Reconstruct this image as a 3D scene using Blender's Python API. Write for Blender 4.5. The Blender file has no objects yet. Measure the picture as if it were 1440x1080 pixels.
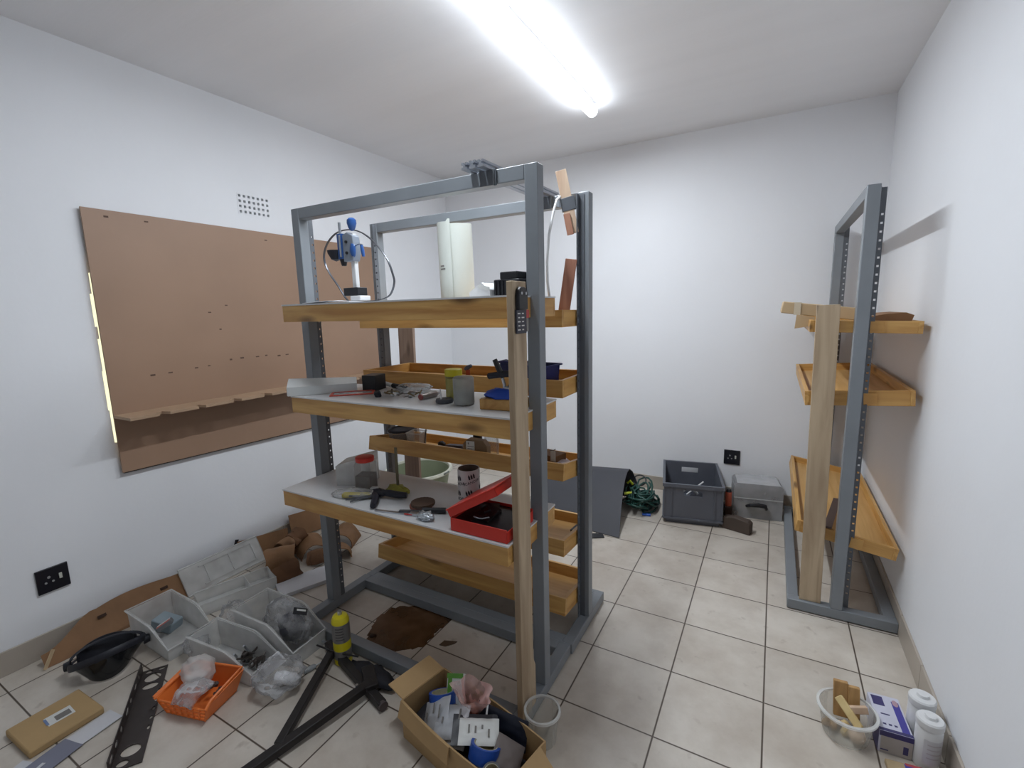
import bpy, math, random
from mathutils import Vector, Matrix, Euler, noise
C = bpy.context.scene.collection
R = math.radians
PI = math.pi
# ---------------- camera, light, exposure ----------------
cd = bpy.data.cameras.new('camera'); cam = bpy.data.objects.new('camera', cd); C.objects.link(cam)
cd.sensor_width = 36.0; cd.sensor_fit = 'HORIZONTAL'
cd.lens = 36.0 * 659.383 / 1440.0
cd.clip_start = 0.05
cam.location = (0.659, -3.281, 1.551)
cam.rotation_mode = 'XYZ'
cam.rotation_euler = (R(80.990), R(1.456), R(29.055))
bpy.context.scene.camera = cam
vs = bpy.context.scene.view_settings
vs.view_transform = 'Standard'; vs.look = 'None'; vs.gamma = 1.0; vs.use_curve_mapping = False
vs.exposure = 1.36
TUBE = 7.0           # glow of the ceiling battens' diffusers
LAMP_W = 8.4        # light each metre of batten sends down into the room
TUBE_COL = (0.86, 0.93, 1.0)
w = bpy.data.worlds.new('world'); bpy.context.scene.world = w; w.use_nodes = True
bg = w.node_tree.nodes['Background']
bg.inputs['Color'].default_value = (1.0, 0.95, 0.60, 1.0)   # warm daylight outside the boarded window
bg.inputs['Strength'].default_value = 0.55

# ---------------- materials ----------------
def srgb(r, g, b):
    f = lambda c: (c/255/12.92) if c/255 <= .04045 else ((c/255+.055)/1.055)**2.4
    return (f(r), f(g), f(b), 1.0)
MATS = {}
def base_mat(name):
    m = bpy.data.materials.new(name); m.use_nodes = True
    nt = m.node_tree; p = nt.nodes['Principled BSDF']
    MATS[name] = m
    return m, nt, p
def node(nt, t, **kw):
    n = nt.nodes.new(t)
    for k, v in kw.items(): setattr(n, k, v)
    return n
def tint(c, k): return (min(1, c[0]*k), min(1, c[1]*k), min(1, c[2]*k), 1)
def mat(name, col, rough=.5, metal=0.0, var=.12, scale=6.0, bump=0.0, bscale=60.0, spec=.5, stretch=None, emit=None):
    """plain surface with a noise-driven variation of its own colour"""
    m, nt, p = base_mat(name)
    tc = node(nt, 'ShaderNodeTexCoord'); mp = node(nt, 'ShaderNodeMapping')
    nt.links.new(tc.outputs['Object'], mp.inputs['Vector'])
    if stretch: mp.inputs['Scale'].default_value = stretch
    n = node(nt, 'ShaderNodeTexNoise'); n.inputs['Scale'].default_value = scale; n.inputs['Detail'].default_value = 4
    nt.links.new(mp.outputs['Vector'], n.inputs['Vector'])
    cr = node(nt, 'ShaderNodeValToRGB')
    cr.color_ramp.elements[0].position = .3; cr.color_ramp.elements[1].position = .7
    cr.color_ramp.elements[0].color = tint(col, 1-var); cr.color_ramp.elements[1].color = tint(col, 1+var)
    nt.links.new(n.outputs['Fac'], cr.inputs['Fac']); nt.links.new(cr.outputs['Color'], p.inputs['Base Color'])
    p.inputs['Roughness'].default_value = rough; p.inputs['Metallic'].default_value = metal
    p.inputs['Specular IOR Level'].default_value = spec
    if bump:
        n2 = node(nt, 'ShaderNodeTexNoise'); n2.inputs['Scale'].default_value = bscale
        nt.links.new(mp.outputs['Vector'], n2.inputs['Vector'])
        b = node(nt, 'ShaderNodeBump'); b.inputs['Strength'].default_value = bump; b.inputs['Distance'].default_value = .01
        nt.links.new(n2.outputs['Fac'], b.inputs['Height']); nt.links.new(b.outputs['Normal'], p.inputs['Normal'])
    return m
def wood(name, c1, c2, axis='X', rough=.5, knots=True, fine=1.0):
    """wood with grain along one object axis"""
    m, nt, p = base_mat(name)
    tc = node(nt, 'ShaderNodeTexCoord'); oi = node(nt, 'ShaderNodeObjectInfo')
    add = node(nt, 'ShaderNodeVectorMath', operation='ADD'); nt.links.new(tc.outputs['Object'], add.inputs[0])
    mul = node(nt, 'ShaderNodeVectorMath', operation='SCALE'); mul.inputs[0].default_value = (3.1, 2.3, 1.7)
    nt.links.new(oi.outputs['Random'], mul.inputs['Scale']); nt.links.new(mul.outputs['Vector'], add.inputs[1])
    mp = node(nt, 'ShaderNodeMapping'); s = {'X': (1.2, 14, 14), 'Y': (14, 1.2, 14), 'Z': (14, 14, 1.2)}[axis]
    mp.inputs['Scale'].default_value = tuple(v*fine for v in s)
    nt.links.new(add.outputs['Vector'], mp.inputs['Vector'])
    n = node(nt, 'ShaderNodeTexNoise'); n.inputs['Scale'].default_value = 1.6; n.inputs['Detail'].default_value = 5; n.inputs['Distortion'].default_value = .8
    nt.links.new(mp.outputs['Vector'], n.inputs['Vector'])
    cr = node(nt, 'ShaderNodeValToRGB'); e = cr.color_ramp.elements
    e[0].position = .32; e[0].color = c2; e[1].position = .66; e[1].color = c1
    nt.links.new(n.outputs['Fac'], cr.inputs['Fac'])
    out = cr.outputs['Color']
    if knots:
        mk = node(nt, 'ShaderNodeMapping'); k = {'X': (2.2, 7, 7), 'Y': (7, 2.2, 7), 'Z': (7, 7, 2.2)}[axis]
        mk.inputs['Scale'].default_value = k; nt.links.new(add.outputs['Vector'], mk.inputs['Vector'])
        vo = node(nt, 'ShaderNodeTexVoronoi'); vo.inputs['Scale'].default_value = 1.0; nt.links.new(mk.outputs['Vector'], vo.inputs['Vector'])
        ck = node(nt, 'ShaderNodeValToRGB'); ck.color_ramp.elements[0].position = .06; ck.color_ramp.elements[1].position = .17
        ck.color_ramp.elements[0].color = (1, 1, 1, 1); ck.color_ramp.elements[1].color = (0, 0, 0, 1)
        nt.links.new(vo.outputs['Distance'], ck.inputs['Fac'])
        mx = node(nt, 'ShaderNodeMix', data_type='RGBA'); mx.inputs[7].default_value = tint(c2, .45)
        nt.links.new(ck.outputs['Color'], mx.inputs[0]); nt.links.new(out, mx.inputs[6]); out = mx.outputs[2]
    nt.links.new(out, p.inputs['Base Color'])
    p.inputs['Roughness'].default_value = rough
    return m
def clear(name, col, body=.3, rough=.25, gloss=.12, var=.35, scale=9.0):
    """thin clear or milky plastic: part see-through, part whitish scatter, part shine"""
    m, nt, p = base_mat(name)
    p.inputs['Base Color'].default_value = col; p.inputs['Roughness'].default_value = rough
    tr = node(nt, 'ShaderNodeBsdfTransparent'); mx = node(nt, 'ShaderNodeMixShader')
    tr.inputs['Color'].default_value = tuple(1-(1-c)*.25 for c in col[:3]) + (1,)
    out = nt.nodes['Material Output']
    tc = node(nt, 'ShaderNodeTexCoord'); n = node(nt, 'ShaderNodeTexNoise'); n.inputs['Scale'].default_value = scale
    nt.links.new(tc.outputs['Object'], n.inputs['Vector'])
    mr = node(nt, 'ShaderNodeMapRange'); mr.inputs['From Min'].default_value = .3; mr.inputs['From Max'].default_value = .7
    mr.inputs['To Min'].default_value = body*(1-var); mr.inputs['To Max'].default_value = min(1, body*(1+var))
    nt.links.new(n.outputs['Fac'], mr.inputs['Value'])
    lw = node(nt, 'ShaderNodeLayerWeight'); lw.inputs['Blend'].default_value = .25
    ad = node(nt, 'ShaderNodeMath', operation='MULTIPLY_ADD'); ad.inputs[1].default_value = gloss*2
    nt.links.new(lw.outputs['Fresnel'], ad.inputs[0]); nt.links.new(mr.outputs['Result'], ad.inputs[2])
    ad.use_clamp = True
    nt.links.new(ad.outputs['Value'], mx.inputs['Fac'])
    nt.links.new(tr.outputs['BSDF'], mx.inputs[1]); nt.links.new(p.outputs['BSDF'], mx.inputs[2])
    nt.links.new(mx.outputs['Shader'], out.inputs['Surface'])
    return m
def glow(name, col, strength):
    m, nt, p = base_mat(name)
    p.inputs['Base Color'].default_value = (.9, .9, .9, 1)
    p.inputs['Emission Color'].default_value = (*col, 1); p.inputs['Emission Strength'].default_value = strength
    return m

# ---------------- mesh helpers ----------------
class MB:
    """collects shapes as plain vertices and faces, becomes ONE mesh object"""
    def __init__(s): s.v = []; s.f = []; s.mi = []
    def add(s, vs, fs, M=None, mi=0):
        o = len(s.v)
        s.v += [tuple(M @ Vector(q)) if M is not None else tuple(q) for q in vs]
        s.f += [tuple(o+i for i in f) for f in fs]; s.mi += [mi]*len(fs)
        return s
    def box(s, c, d, M=None, mi=0, rz=0, rot=None, taper=1.0):
        x, y, z = d[0]/2, d[1]/2, d[2]/2; t = taper
        vs = [(-x*t,-y*t,-z), (x*t,-y*t,-z), (x*t,y*t,-z), (-x*t,y*t,-z), (-x,-y,z), (x,-y,z), (x,y,z), (-x,y,z)]
        L = Matrix.Translation(c)
        if rz: L = L @ Matrix.Rotation(rz, 4, 'Z')
        if rot: L = L @ Euler(rot).to_matrix().to_4x4()
        if M is not None: L = M @ L
        return s.add(vs, [(3,2,1,0), (4,5,6,7), (0,1,5,4), (1,2,6,5), (2,3,7,6), (3,0,4,7)], L, mi)
    def prism(s, poly, z0, z1, M=None, mi=0):
        n = len(poly)
        vs = [(x, y, z0) for x, y in poly] + [(x, y, z1) for x, y in poly]
        fs = [tuple(range(n-1, -1, -1)), tuple(range(n, 2*n))] + [(i, (i+1) % n, n+(i+1) % n, n+i) for i in range(n)]
        return s.add(vs, fs, M, mi)
    def lathe(s, prof, seg=24, M=None, mi=0, sx=1.0, sy=1.0, a0=0, a1=2*PI, caps=True):
        full = abs(a1-a0-2*PI) < 1e-6; k = seg if full else seg+1
        vs = []; fs = []
        for r, z in prof:
            for i in range(k):
                a = a0+(a1-a0)*i/seg; vs.append((r*math.cos(a)*sx, r*math.sin(a)*sy, z))
        for j in range(len(prof)-1):
            for i in range(k if full else seg):
                i2 = (i+1) % k
                fs.append((j*k+i, j*k+i2, (j+1)*k+i2, (j+1)*k+i))
        if full and caps:
            if prof[0][0] > 1e-6 and prof[0] != prof[-1]: fs.append(tuple(range(k-1, -1, -1)))
            if prof[-1][0] > 1e-6 and prof[0] != prof[-1]: fs.append(tuple(range((len(prof)-1)*k, len(prof)*k)))
        return s.add(vs, fs, M, mi)
    def cyl(s, p0, p1, r0, r1=None, seg=16, mi=0, M=None):
        p0 = Vector(p0); p1 = Vector(p1); r1 = r0 if r1 is None else r1
        d = p1-p0; q = d.to_track_quat('Z', 'Y').to_matrix().to_4x4()
        L = Matrix.Translation(p0) @ q
        if M is not None: L = M @ L
        return s.lathe([(r0, 0), (r1, d.length)], seg, L, mi)
    def tube(s, pts, r, seg=8, closed=False, mi=0, M=None, flat=1.0):
        P = [Vector(p) for p in pts]; n = len(P); vs = []; fs = []
        up = Vector((0, 0, 1)); prev = None
        for i, p in enumerate(P):
            t = (P[(i+1) % n]-P[i-1]) if closed else (P[min(i+1, n-1)]-P[max(i-1, 0)])
            if t.length < 1e-9: t = Vector((0, 0, 1))
            t.normalize()
            if prev is None:
                a = up if abs(t.dot(up)) < .9 else Vector((1, 0, 0))
                u = t.cross(a).normalized()
            else:
                u = (prev - t*prev.dot(t))
                u = u.normalized() if u.length > 1e-6 else t.orthogonal().normalized()
            prev = u; v = t.cross(u)
            rr = r[i] if isinstance(r, (list, tuple)) else r
            for k in range(seg):
                a = 2*PI*k/seg; vs.append(p + u*(rr*math.cos(a)) + v*(rr*flat*math.sin(a)))
        m = n if closed else n-1
        for i in range(m):
            j = (i+1) % n
            for k in range(seg):
                k2 = (k+1) % seg; fs.append((i*seg+k, i*seg+k2, j*seg+k2, j*seg+k))
        if not closed: fs += [tuple(range(seg-1, -1, -1)), tuple(range((n-1)*seg, n*seg))]
        return s.add(vs, fs, M, mi)
    def sheet(s, fn, nu, nv, th=0.0, M=None, mi=0):
        """surface fn(u,v) over the unit square; with th it becomes a closed slab of that thickness (along -z of the normal)"""
        vs = [Vector(fn(i/nu, j/nv)) for j in range(nv+1) for i in range(nu+1)]
        W = nu+1
        top = [(j*W+i, j*W+i+1, (j+1)*W+i+1, (j+1)*W+i) for j in range(nv) for i in range(nu)]
        if not th: return s.add(vs, top, M, mi)
        N = [Vector((0, 0, 0)) for _ in vs]
        for f in top:
            nn = (vs[f[1]]-vs[f[0]]).cross(vs[f[3]]-vs[f[0]])
            for i in f: N[i] += nn
        low = [p - (q.normalized() if q.length > 1e-12 else Vector((0, 0, 1)))*th for p, q in zip(vs, N)]
        n = len(vs); fs = top + [tuple(n+i for i in reversed(f)) for f in top]
        ring = [i for i in range(W)] + [j*W+nu for j in range(1, nv+1)] + [nv*W+i for i in range(nu-1, -1, -1)] + [j*W for j in range(nv-1, 0, -1)]
        for a, b in zip(ring, ring[1:]+ring[:1]): fs.append((b, a, n+a, n+b))
        return s.add(vs+low, fs, M, mi)
    def blob(s, rad, seed=0, amp=.2, freq=2.0, seg=20, rings=12, M=None, mi=0, flat=None, sq=1.0):
        """crumpled closed lump: an ellipsoid pushed in and out by noise, cut flat underneath at z=flat"""
        vs = [(0, 0, -1)]; fs = []
        for j in range(1, rings):
            th = -PI/2+PI*j/rings
            for i in range(seg):
                a = 2*PI*i/seg; vs.append((math.cos(th)*math.cos(a), math.cos(th)*math.sin(a), math.sin(th)))
        vs.append((0, 0, 1)); top = len(vs)-1
        for i in range(seg): fs.append((0, 1+(i+1) % seg, 1+i)); fs.append((top, 1+(rings-2)*seg+i, 1+(rings-2)*seg+(i+1) % seg))
        for j in range(rings-2):
            for i in range(seg):
                i2 = (i+1) % seg; a = 1+j*seg; b = a+seg; fs.append((a+i, a+i2, b+i2, b+i))
        out = []
        for q in vs:
            q = Vector(q)
            if sq != 1.0: q = Vector([math.copysign(abs(c)**sq, c) for c in q])
            o = Vector((seed*7.3, seed*3.1, seed*1.7))
            k = 1+amp*noise.noise(q*freq+o)+amp*.5*(abs(noise.noise(q*freq*2.3+o))*2-.5)
            p = Vector((q.x*rad[0]*k, q.y*rad[1]*k, q.z*rad[2]*k))
            if flat is not None and p.z < flat: p.z = flat
            out.append(p)
        return s.add(out, fs, M, mi)
def empty(name, loc=(0, 0, 0), rot=(0, 0, 0)):
    o = bpy.data.objects.new(name, None); C.objects.link(o); o.location = loc; o.rotation_euler = rot
    o.empty_display_size = .05
    return o
def tag(o, label=None, cat=None, group=None, kind=None):
    if label: o['label'] = label
    if cat: o['category'] = cat
    if group: o['group'] = group
    if kind: o['kind'] = kind
    return o
def mesh(name, mb, m, parent=None, loc=(0, 0, 0), rot=(0, 0, 0), smooth=30, bevel=0.0, label=None):
    me = bpy.data.meshes.new(name); me.from_pydata(mb.v, [], mb.f)
    ms = m if isinstance(m, (list, tuple)) else [m]
    for q in ms: me.materials.append(q)
    me.polygons.foreach_set('material_index', mb.mi)
    me.validate(); me.update()
    if smooth:
        me.polygons.foreach_set('use_smooth', [True]*len(me.polygons)); me.set_sharp_from_angle(angle=R(smooth))
    o = bpy.data.objects.new(name, me); C.objects.link(o); o.location = loc; o.rotation_euler = rot
    if parent is not None: o.parent = parent
    if bevel:
        b = o.modifiers.new('bevel', 'BEVEL'); b.width = bevel; b.segments = 2; b.limit_method = 'ANGLE'; b.angle_limit = R(40)
    if label: o['label'] = label
    return o
def thing(name, label, cat, loc=(0, 0, 0), rot=(0, 0, 0), group=None):
    return tag(empty(name, loc, rot), label, cat, group)
def single(name, mb, m, label, cat, loc=(0, 0, 0), rot=(0, 0, 0), group=None, **kw):
    return tag(mesh(name, mb, m, None, loc, rot, **kw), label, cat, group)
def struct(name, mb, m, parent=None, **kw):
    o = mesh(name, mb, m, parent, **kw)
    if parent is None: o['kind'] = 'structure'
    return o
def text(body, size, m, parent, loc, rot, name='printed_text', extrude=.0003):
    cu = bpy.data.curves.new(name, 'FONT'); cu.body = body; cu.size = size; cu.extrude = extrude; cu.align_x = 'CENTER'; cu.align_y = 'CENTER'
    t = bpy.data.objects.new(name, cu); C.objects.link(t)
    bpy.context.view_layer.update()
    me = bpy.data.meshes.new_from_object(t.evaluated_get(bpy.context.evaluated_depsgraph_get()))
    bpy.data.objects.remove(t); me.materials.clear(); me.materials.append(m)
    o = bpy.data.objects.new(name, me); C.objects.link(o); o.parent = parent; o.location = loc; o.rotation_euler = rot
    return o
def copy_tree(o, parent=None):
    c = o.copy(); C.objects.link(c)
    if parent is not None: c.parent = parent
    for ch in o.children: copy_tree(ch, c)
    return c
def look(dx, dy, dz=0): return Vector((dx, dy, dz)).normalized()
def frame(o, x, y=None, z=None):
    """4x4 matrix from an origin and axes"""
    x = Vector(x).normalized()
    if z is not None: z = Vector(z); z = (z - x*z.dot(x)).normalized(); y = z.cross(x)
    else: y = Vector(y); y = (y - x*y.dot(x)).normalized(); z = x.cross(y)
    M = Matrix((x, y, z)).transposed().to_4x4(); M.translation = Vector(o); return M
# ---------------- shared materials ----------------
WALL = mat('wall_paint', srgb(236, 237, 240), rough=.55, var=.02, scale=1.5, bump=.05, bscale=40)
CEIL = mat('ceiling_paint', srgb(244, 244, 246), rough=.6, var=.03, scale=1.2, bump=.05, bscale=25, stretch=(.3, 3, 1))
SKIRT = mat('skirting_tile', srgb(176, 166, 154), rough=.35, var=.06, scale=4)
GREY = mat('grey_paint', srgb(128, 133, 138), rough=.38, var=.06, scale=5)
GREYD = mat('dark_grey_paint', srgb(94, 98, 104), rough=.4, var=.08, scale=8)
PINE = wood('varnished_pine', srgb(216, 172, 104), srgb(178, 128, 66), 'X', .42)
PINEY = wood('varnished_pine_ends', srgb(212, 166, 98), srgb(182, 132, 68), 'Y', .42, knots=False)
PLY = wood('tray_plywood', srgb(214, 172, 112), srgb(194, 148, 86), 'X', .5, knots=False)
RAW = wood('raw_plank', srgb(190, 169, 141), srgb(156, 134, 108), 'Z', .6)
MELA = mat('white_melamine', srgb(214, 215, 216), rough=.3, var=.03, scale=10)
HARD = mat('brown_hardboard', srgb(158, 128, 106), rough=.5, var=.06, scale=2.2)
BLACK = mat('black_plastic', srgb(26, 27, 32), rough=.4, var=.1, scale=12)
WHITE = mat('white_plastic', srgb(222, 222, 222), rough=.4, var=.03, scale=8)
STEEL = mat('bright_steel', srgb(190, 194, 200), rough=.28, metal=.9, var=.05, scale=10)
CARD = mat('brown_cardboard', srgb(176, 146, 102), rough=.75, var=.06, scale=5, bump=.1, bscale=30)
CARDD = mat('dark_cardboard', srgb(128, 92, 58), rough=.75, var=.1, scale=5)
MILK = clear('milky_plastic', srgb(240, 240, 238), body=.46, rough=.35, var=.2)
JARM = clear('clear_jar', srgb(226, 224, 220), body=.20, rough=.25, gloss=.16, var=.2)
FILM = clear('clear_film', srgb(225, 225, 226), body=.22, rough=.15, gloss=.35, var=.8, scale=22)

# ---------------- room ----------------
XL, XR, YB, YF, H = -2.252, 1.250, .662, -5.2, 2.826
# floor: square tiles on a .35 m grid with dark grout
fm, nt, p = base_mat('floor_tiles')
tc = node(nt, 'ShaderNodeTexCoord'); sep = node(nt, 'ShaderNodeSeparateXYZ'); nt.links.new(tc.outputs['Object'], sep.inputs[0])
def edge(ax):
    a = node(nt, 'ShaderNodeMath', operation='DIVIDE'); a.inputs[1].default_value = .35; nt.links.new(sep.outputs[ax], a.inputs[0])
    b = node(nt, 'ShaderNodeMath', operation='ADD'); b.inputs[1].default_value = .5; nt.links.new(a.outputs[0], b.inputs[0])
    c = node(nt, 'ShaderNodeMath', operation='FRACT'); nt.links.new(b.outputs[0], c.inputs[0])
    d = node(nt, 'ShaderNodeMath', operation='SUBTRACT'); d.inputs[1].default_value = .5; nt.links.new(c.outputs[0], d.inputs[0])
    e = node(nt, 'ShaderNodeMath', operation='ABSOLUTE'); nt.links.new(d.outputs[0], e.inputs[0])
    f = node(nt, 'ShaderNodeMath', operation='FLOOR'); nt.links.new(a.outputs[0], f.inputs[0])
    return e, f
ex, fx = edge('X'); ey, fy = edge('Y')
mn = node(nt, 'ShaderNodeMath', operation='MINIMUM'); nt.links.new(ex.outputs[0], mn.inputs[0]); nt.links.new(ey.outputs[0], mn.inputs[1])
gr = node(nt, 'ShaderNodeMapRange'); gr.inputs['From Min'].default_value = .0055; gr.inputs['From Max'].default_value = .0115
nt.links.new(mn.outputs[0], gr.inputs['Value'])
cb = node(nt, 'ShaderNodeCombineXYZ'); nt.links.new(fx.outputs[0], cb.inputs[0]); nt.links.new(fy.outputs[0], cb.inputs[1])
wn = node(nt, 'ShaderNodeTexWhiteNoise'); nt.links.new(cb.outputs[0], wn.inputs['Vector'])
n1 = node(nt, 'ShaderNodeTexNoise'); n1.inputs['Scale'].default_value = 3.0; n1.inputs['Detail'].default_value = 6; n1.inputs['Roughness'].default_value = .65
nt.links.new(tc.outputs['Object'], n1.inputs['Vector'])
c1 = node(nt, 'ShaderNodeValToRGB'); e = c1.color_ramp.elements
e[0].position = .33; e[0].color = srgb(184, 173, 160); e[1].position = .62; e[1].color = srgb(208, 200, 189)
nt.links.new(n1.outputs['Fac'], c1.inputs['Fac'])
n2 = node(nt, 'ShaderNodeTexNoise'); n2.inputs['Scale'].default_value = 14.0; n2.inputs['Detail'].default_value = 5
nt.links.new(tc.outputs['Object'], n2.inputs['Vector'])
c2 = node(nt, 'ShaderNodeValToRGB'); e = c2.color_ramp.elements
e[0].position = .64; e[0].color = (0, 0, 0, 1); e[1].position = .80; e[1].color = (.55, .55, .55, 1)
nt.links.new(n2.outputs['Fac'], c2.inputs['Fac'])
m1 = node(nt, 'ShaderNodeMix', data_type='RGBA'); m1.inputs[7].default_value = srgb(120, 100, 84)
nt.links.new(c2.outputs['Color'], m1.inputs[0]); nt.links.new(c1.outputs['Color'], m1.inputs[6])
hv = node(nt, 'ShaderNodeHueSaturation'); vr = node(nt, 'ShaderNodeMapRange'); vr.inputs['To Min'].default_value = .95; vr.inputs['To Max'].default_value = 1.04
nt.links.new(wn.outputs['Value'], vr.inputs['Value']); nt.links.new(vr.outputs[0], hv.inputs['Value']); nt.links.new(m1.outputs[2], hv.inputs['Color'])
m2 = node(nt, 'ShaderNodeMix', data_type='RGBA'); m2.inputs[6].default_value = srgb(84, 72, 62)
nt.links.new(gr.outputs[0], m2.inputs[0]); nt.links.new(hv.outputs['Color'], m2.inputs[7])
nt.links.new(m2.outputs[2], p.inputs['Base Color']); p.inputs['Roughness'].default_value = .38
bp = node(nt, 'ShaderNodeBump'); bp.inputs['Strength'].default_value = .3; bp.inputs['Distance'].default_value = .002
nt.links.new(gr.outputs[0], bp.inputs['Height']); nt.links.new(bp.outputs['Normal'], p.inputs['Normal'])
TH = .16
fl = MB().box(((XL+XR)/2, (YB+YF)/2, -.05), (XR-XL+2*TH, YB-YF+2*TH, .1)); struct('floor', fl, fm, smooth=0)
struct('ceiling', MB().box(((XL+XR)/2, (YB+YF)/2, H+.05), (XR-XL+2*TH, YB-YF+2*TH, .1)), CEIL, smooth=0)
struct('wall_back', MB().box(((XL+XR)/2, YB+TH/2, H/2), (XR-XL+2*TH, TH, H)), WALL, smooth=0)
struct('wall_front', MB().box(((XL+XR)/2, YF-TH/2, H/2), (XR-XL+2*TH, TH, H)), WALL, smooth=0)
struct('wall_right', MB().box((XR+TH/2, (YB+YF)/2, H/2), (TH, YB-YF, H)), WALL, smooth=0)
# left wall with the window opening and the air-brick opening
WY0, WY1, WZ0, WZ1 = -2.262, -.33, .845, 1.86       # window opening
VY0, VY1, VZ0, VZ1 = -1.462, -1.252, 2.176, 2.300   # vent opening
lw = MB(); xc = XL-TH/2
def seg(y0, y1, z0, z1): lw.box((xc, (y0+y1)/2, (z0+z1)/2), (TH, y1-y0, z1-z0))
seg(YF, WY0, 0, WZ0); seg(YF, WY0, WZ1, H)
for z0_, z1_, y_ in ((WZ0, .93, -2.238), (.93, 1.10, -2.249), (1.10, 1.30, -2.254), (1.30, 1.46, -2.250), (1.46, 1.52, -2.243), (1.52, 1.68, -2.252), (1.68, 1.78, -2.244), (1.78, WZ1, -2.236)): seg(YF, y_, z0_, z1_)
seg(WY1, YB, 0, H); seg(WY0, WY1, 0, WZ0); seg(WY0, WY1, WZ1, VZ0)
seg(WY0, VY0, VZ0, VZ1); seg(VY1, WY1, VZ0, VZ1); seg(WY0, WY1, VZ1, H)
struct('wall_left', lw, WALL, smooth=0)
# steel window behind the board
fr = MB()
for y in (WY0+.02, (WY0+WY1)/2, WY1-.02): fr.box((XL-.10, y, (WZ0+WZ1)/2), (.035, .035, WZ1-WZ0))
for z in (WZ0+.02, WZ1-.02): fr.box((XL-.10, (WY0+WY1)/2, z), (.035, WY1-WY0, .035))
wo = struct('window_1', fr, WHITE, smooth=0)
GLASS = clear('window_glass', srgb(235, 240, 240), body=.03, rough=.05, gloss=.1)
mesh('pane', MB().box((XL-.10, (WY0+WY1)/2, (WZ0+WZ1)/2), (.004, WY1-WY0-.05, WZ1-WZ0-.05)), GLASS, wo)
# skirting tiles
def skirt(name, mb): struct(name, mb, SKIRT, bevel=.002)
SH, ST = .112, .010
def run(a, b, fixed, ax, sgn):
    m = MB(); n = int((b-a)/.35)+1; t0 = a
    import math as _m
    edges = [a] + [k*.35 for k in range(_m.ceil(a/.35), _m.floor(b/.35)+1) if k*.35 > a+.01 and k*.35 < b-.01] + [b]
    for e0, e1 in zip(edges, edges[1:]):
        c = (e0+e1)/2; d = e1-e0-.003
        if ax == 'Y': m.box((fixed+sgn*ST/2, c, SH/2), (ST, d, SH))
        else: m.box((c, fixed+sgn*ST/2, SH/2), (d, ST, SH))
    return m
skirt('baseboard_left', run(YF, YB, XL, 'Y', 1)); skirt('baseboard_right', run(YF, YB, XR, 'Y', -1)); skirt('baseboard_back', run(XL+ST, XR-ST, YB, 'X', -1))

# air brick in the left wall
ab = MB(); hw = .0105
ys = [VY0 + (VY1-VY0)*(i+.5)/7 for i in range(7)]; zs = [VZ0 + (VZ1-VZ0)*(j+.5)/4 for j in range(4)]
yc = [VY0] + [y+s*hw*.72 for y in ys for s in (-1, 1)] + [VY1]; zc = [VZ0] + [z+s*hw*.72 for z in zs for s in (-1, 1)] + [VZ1]
for j in range(len(zc)-1):
    for i in range(len(yc)-1):
        if i % 2 == 1 and j % 2 == 1: continue
        ab.box((XL-.0125, (yc[i]+yc[i+1])/2, (zc[j]+zc[j+1])/2), (.029, yc[i+1]-yc[i], zc[j+1]-zc[j]))
vt = thing('air_vent', 'white air brick with a grid of small square holes, high on the left wall', 'vent', (XL, (VY0+VY1)/2, VZ0))
pv = mesh('grille', ab, WALL, vt, smooth=0); pv.matrix_parent_inverse = Matrix.Translation(vt.location).inverted()
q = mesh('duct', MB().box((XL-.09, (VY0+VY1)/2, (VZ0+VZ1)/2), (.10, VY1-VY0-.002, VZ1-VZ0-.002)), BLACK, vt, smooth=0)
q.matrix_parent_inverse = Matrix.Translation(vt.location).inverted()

# sockets: black plate with three pin holes and a rocker
PINM = mat('socket_hole_rim', srgb(150, 150, 150), rough=.4)
NAVY = mat('black_socket_plate', srgb(22, 23, 32), rough=.3, var=.05)
def socket(name, label, loc, rot):
    t = thing(name, label, 'socket', loc, rot)
    mesh('plate', MB().box((0, -.005, 0), (.115, .01, .115)), NAVY, t, bevel=.002)
    for x, z, r in ((-.014, .014, .006), (-.027, -.01, .0048), (-.001, -.01, .0048)):
        mesh('pin_hole', MB().cyl((x, -.0095, z), (x, -.0115, z), r, seg=12), PINM, t)
    mesh('rocker_switch', MB().box((.026, -.012, .004), (.011, .006, .026)), mat('rocker', srgb(196, 196, 186), rough=.4) if 'rocker' not in MATS else MATS['rocker'], t, bevel=.001)
    return t
socket('wall_socket', 'black square single wall socket low on the left wall near the cardboard strip', (XL, -2.565, .357), (0, 0, PI/2))
socket('wall_socket', 'black square single wall socket on the back wall above the grey crate', (.419, YB, .359), (0, 0, 0))

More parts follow.
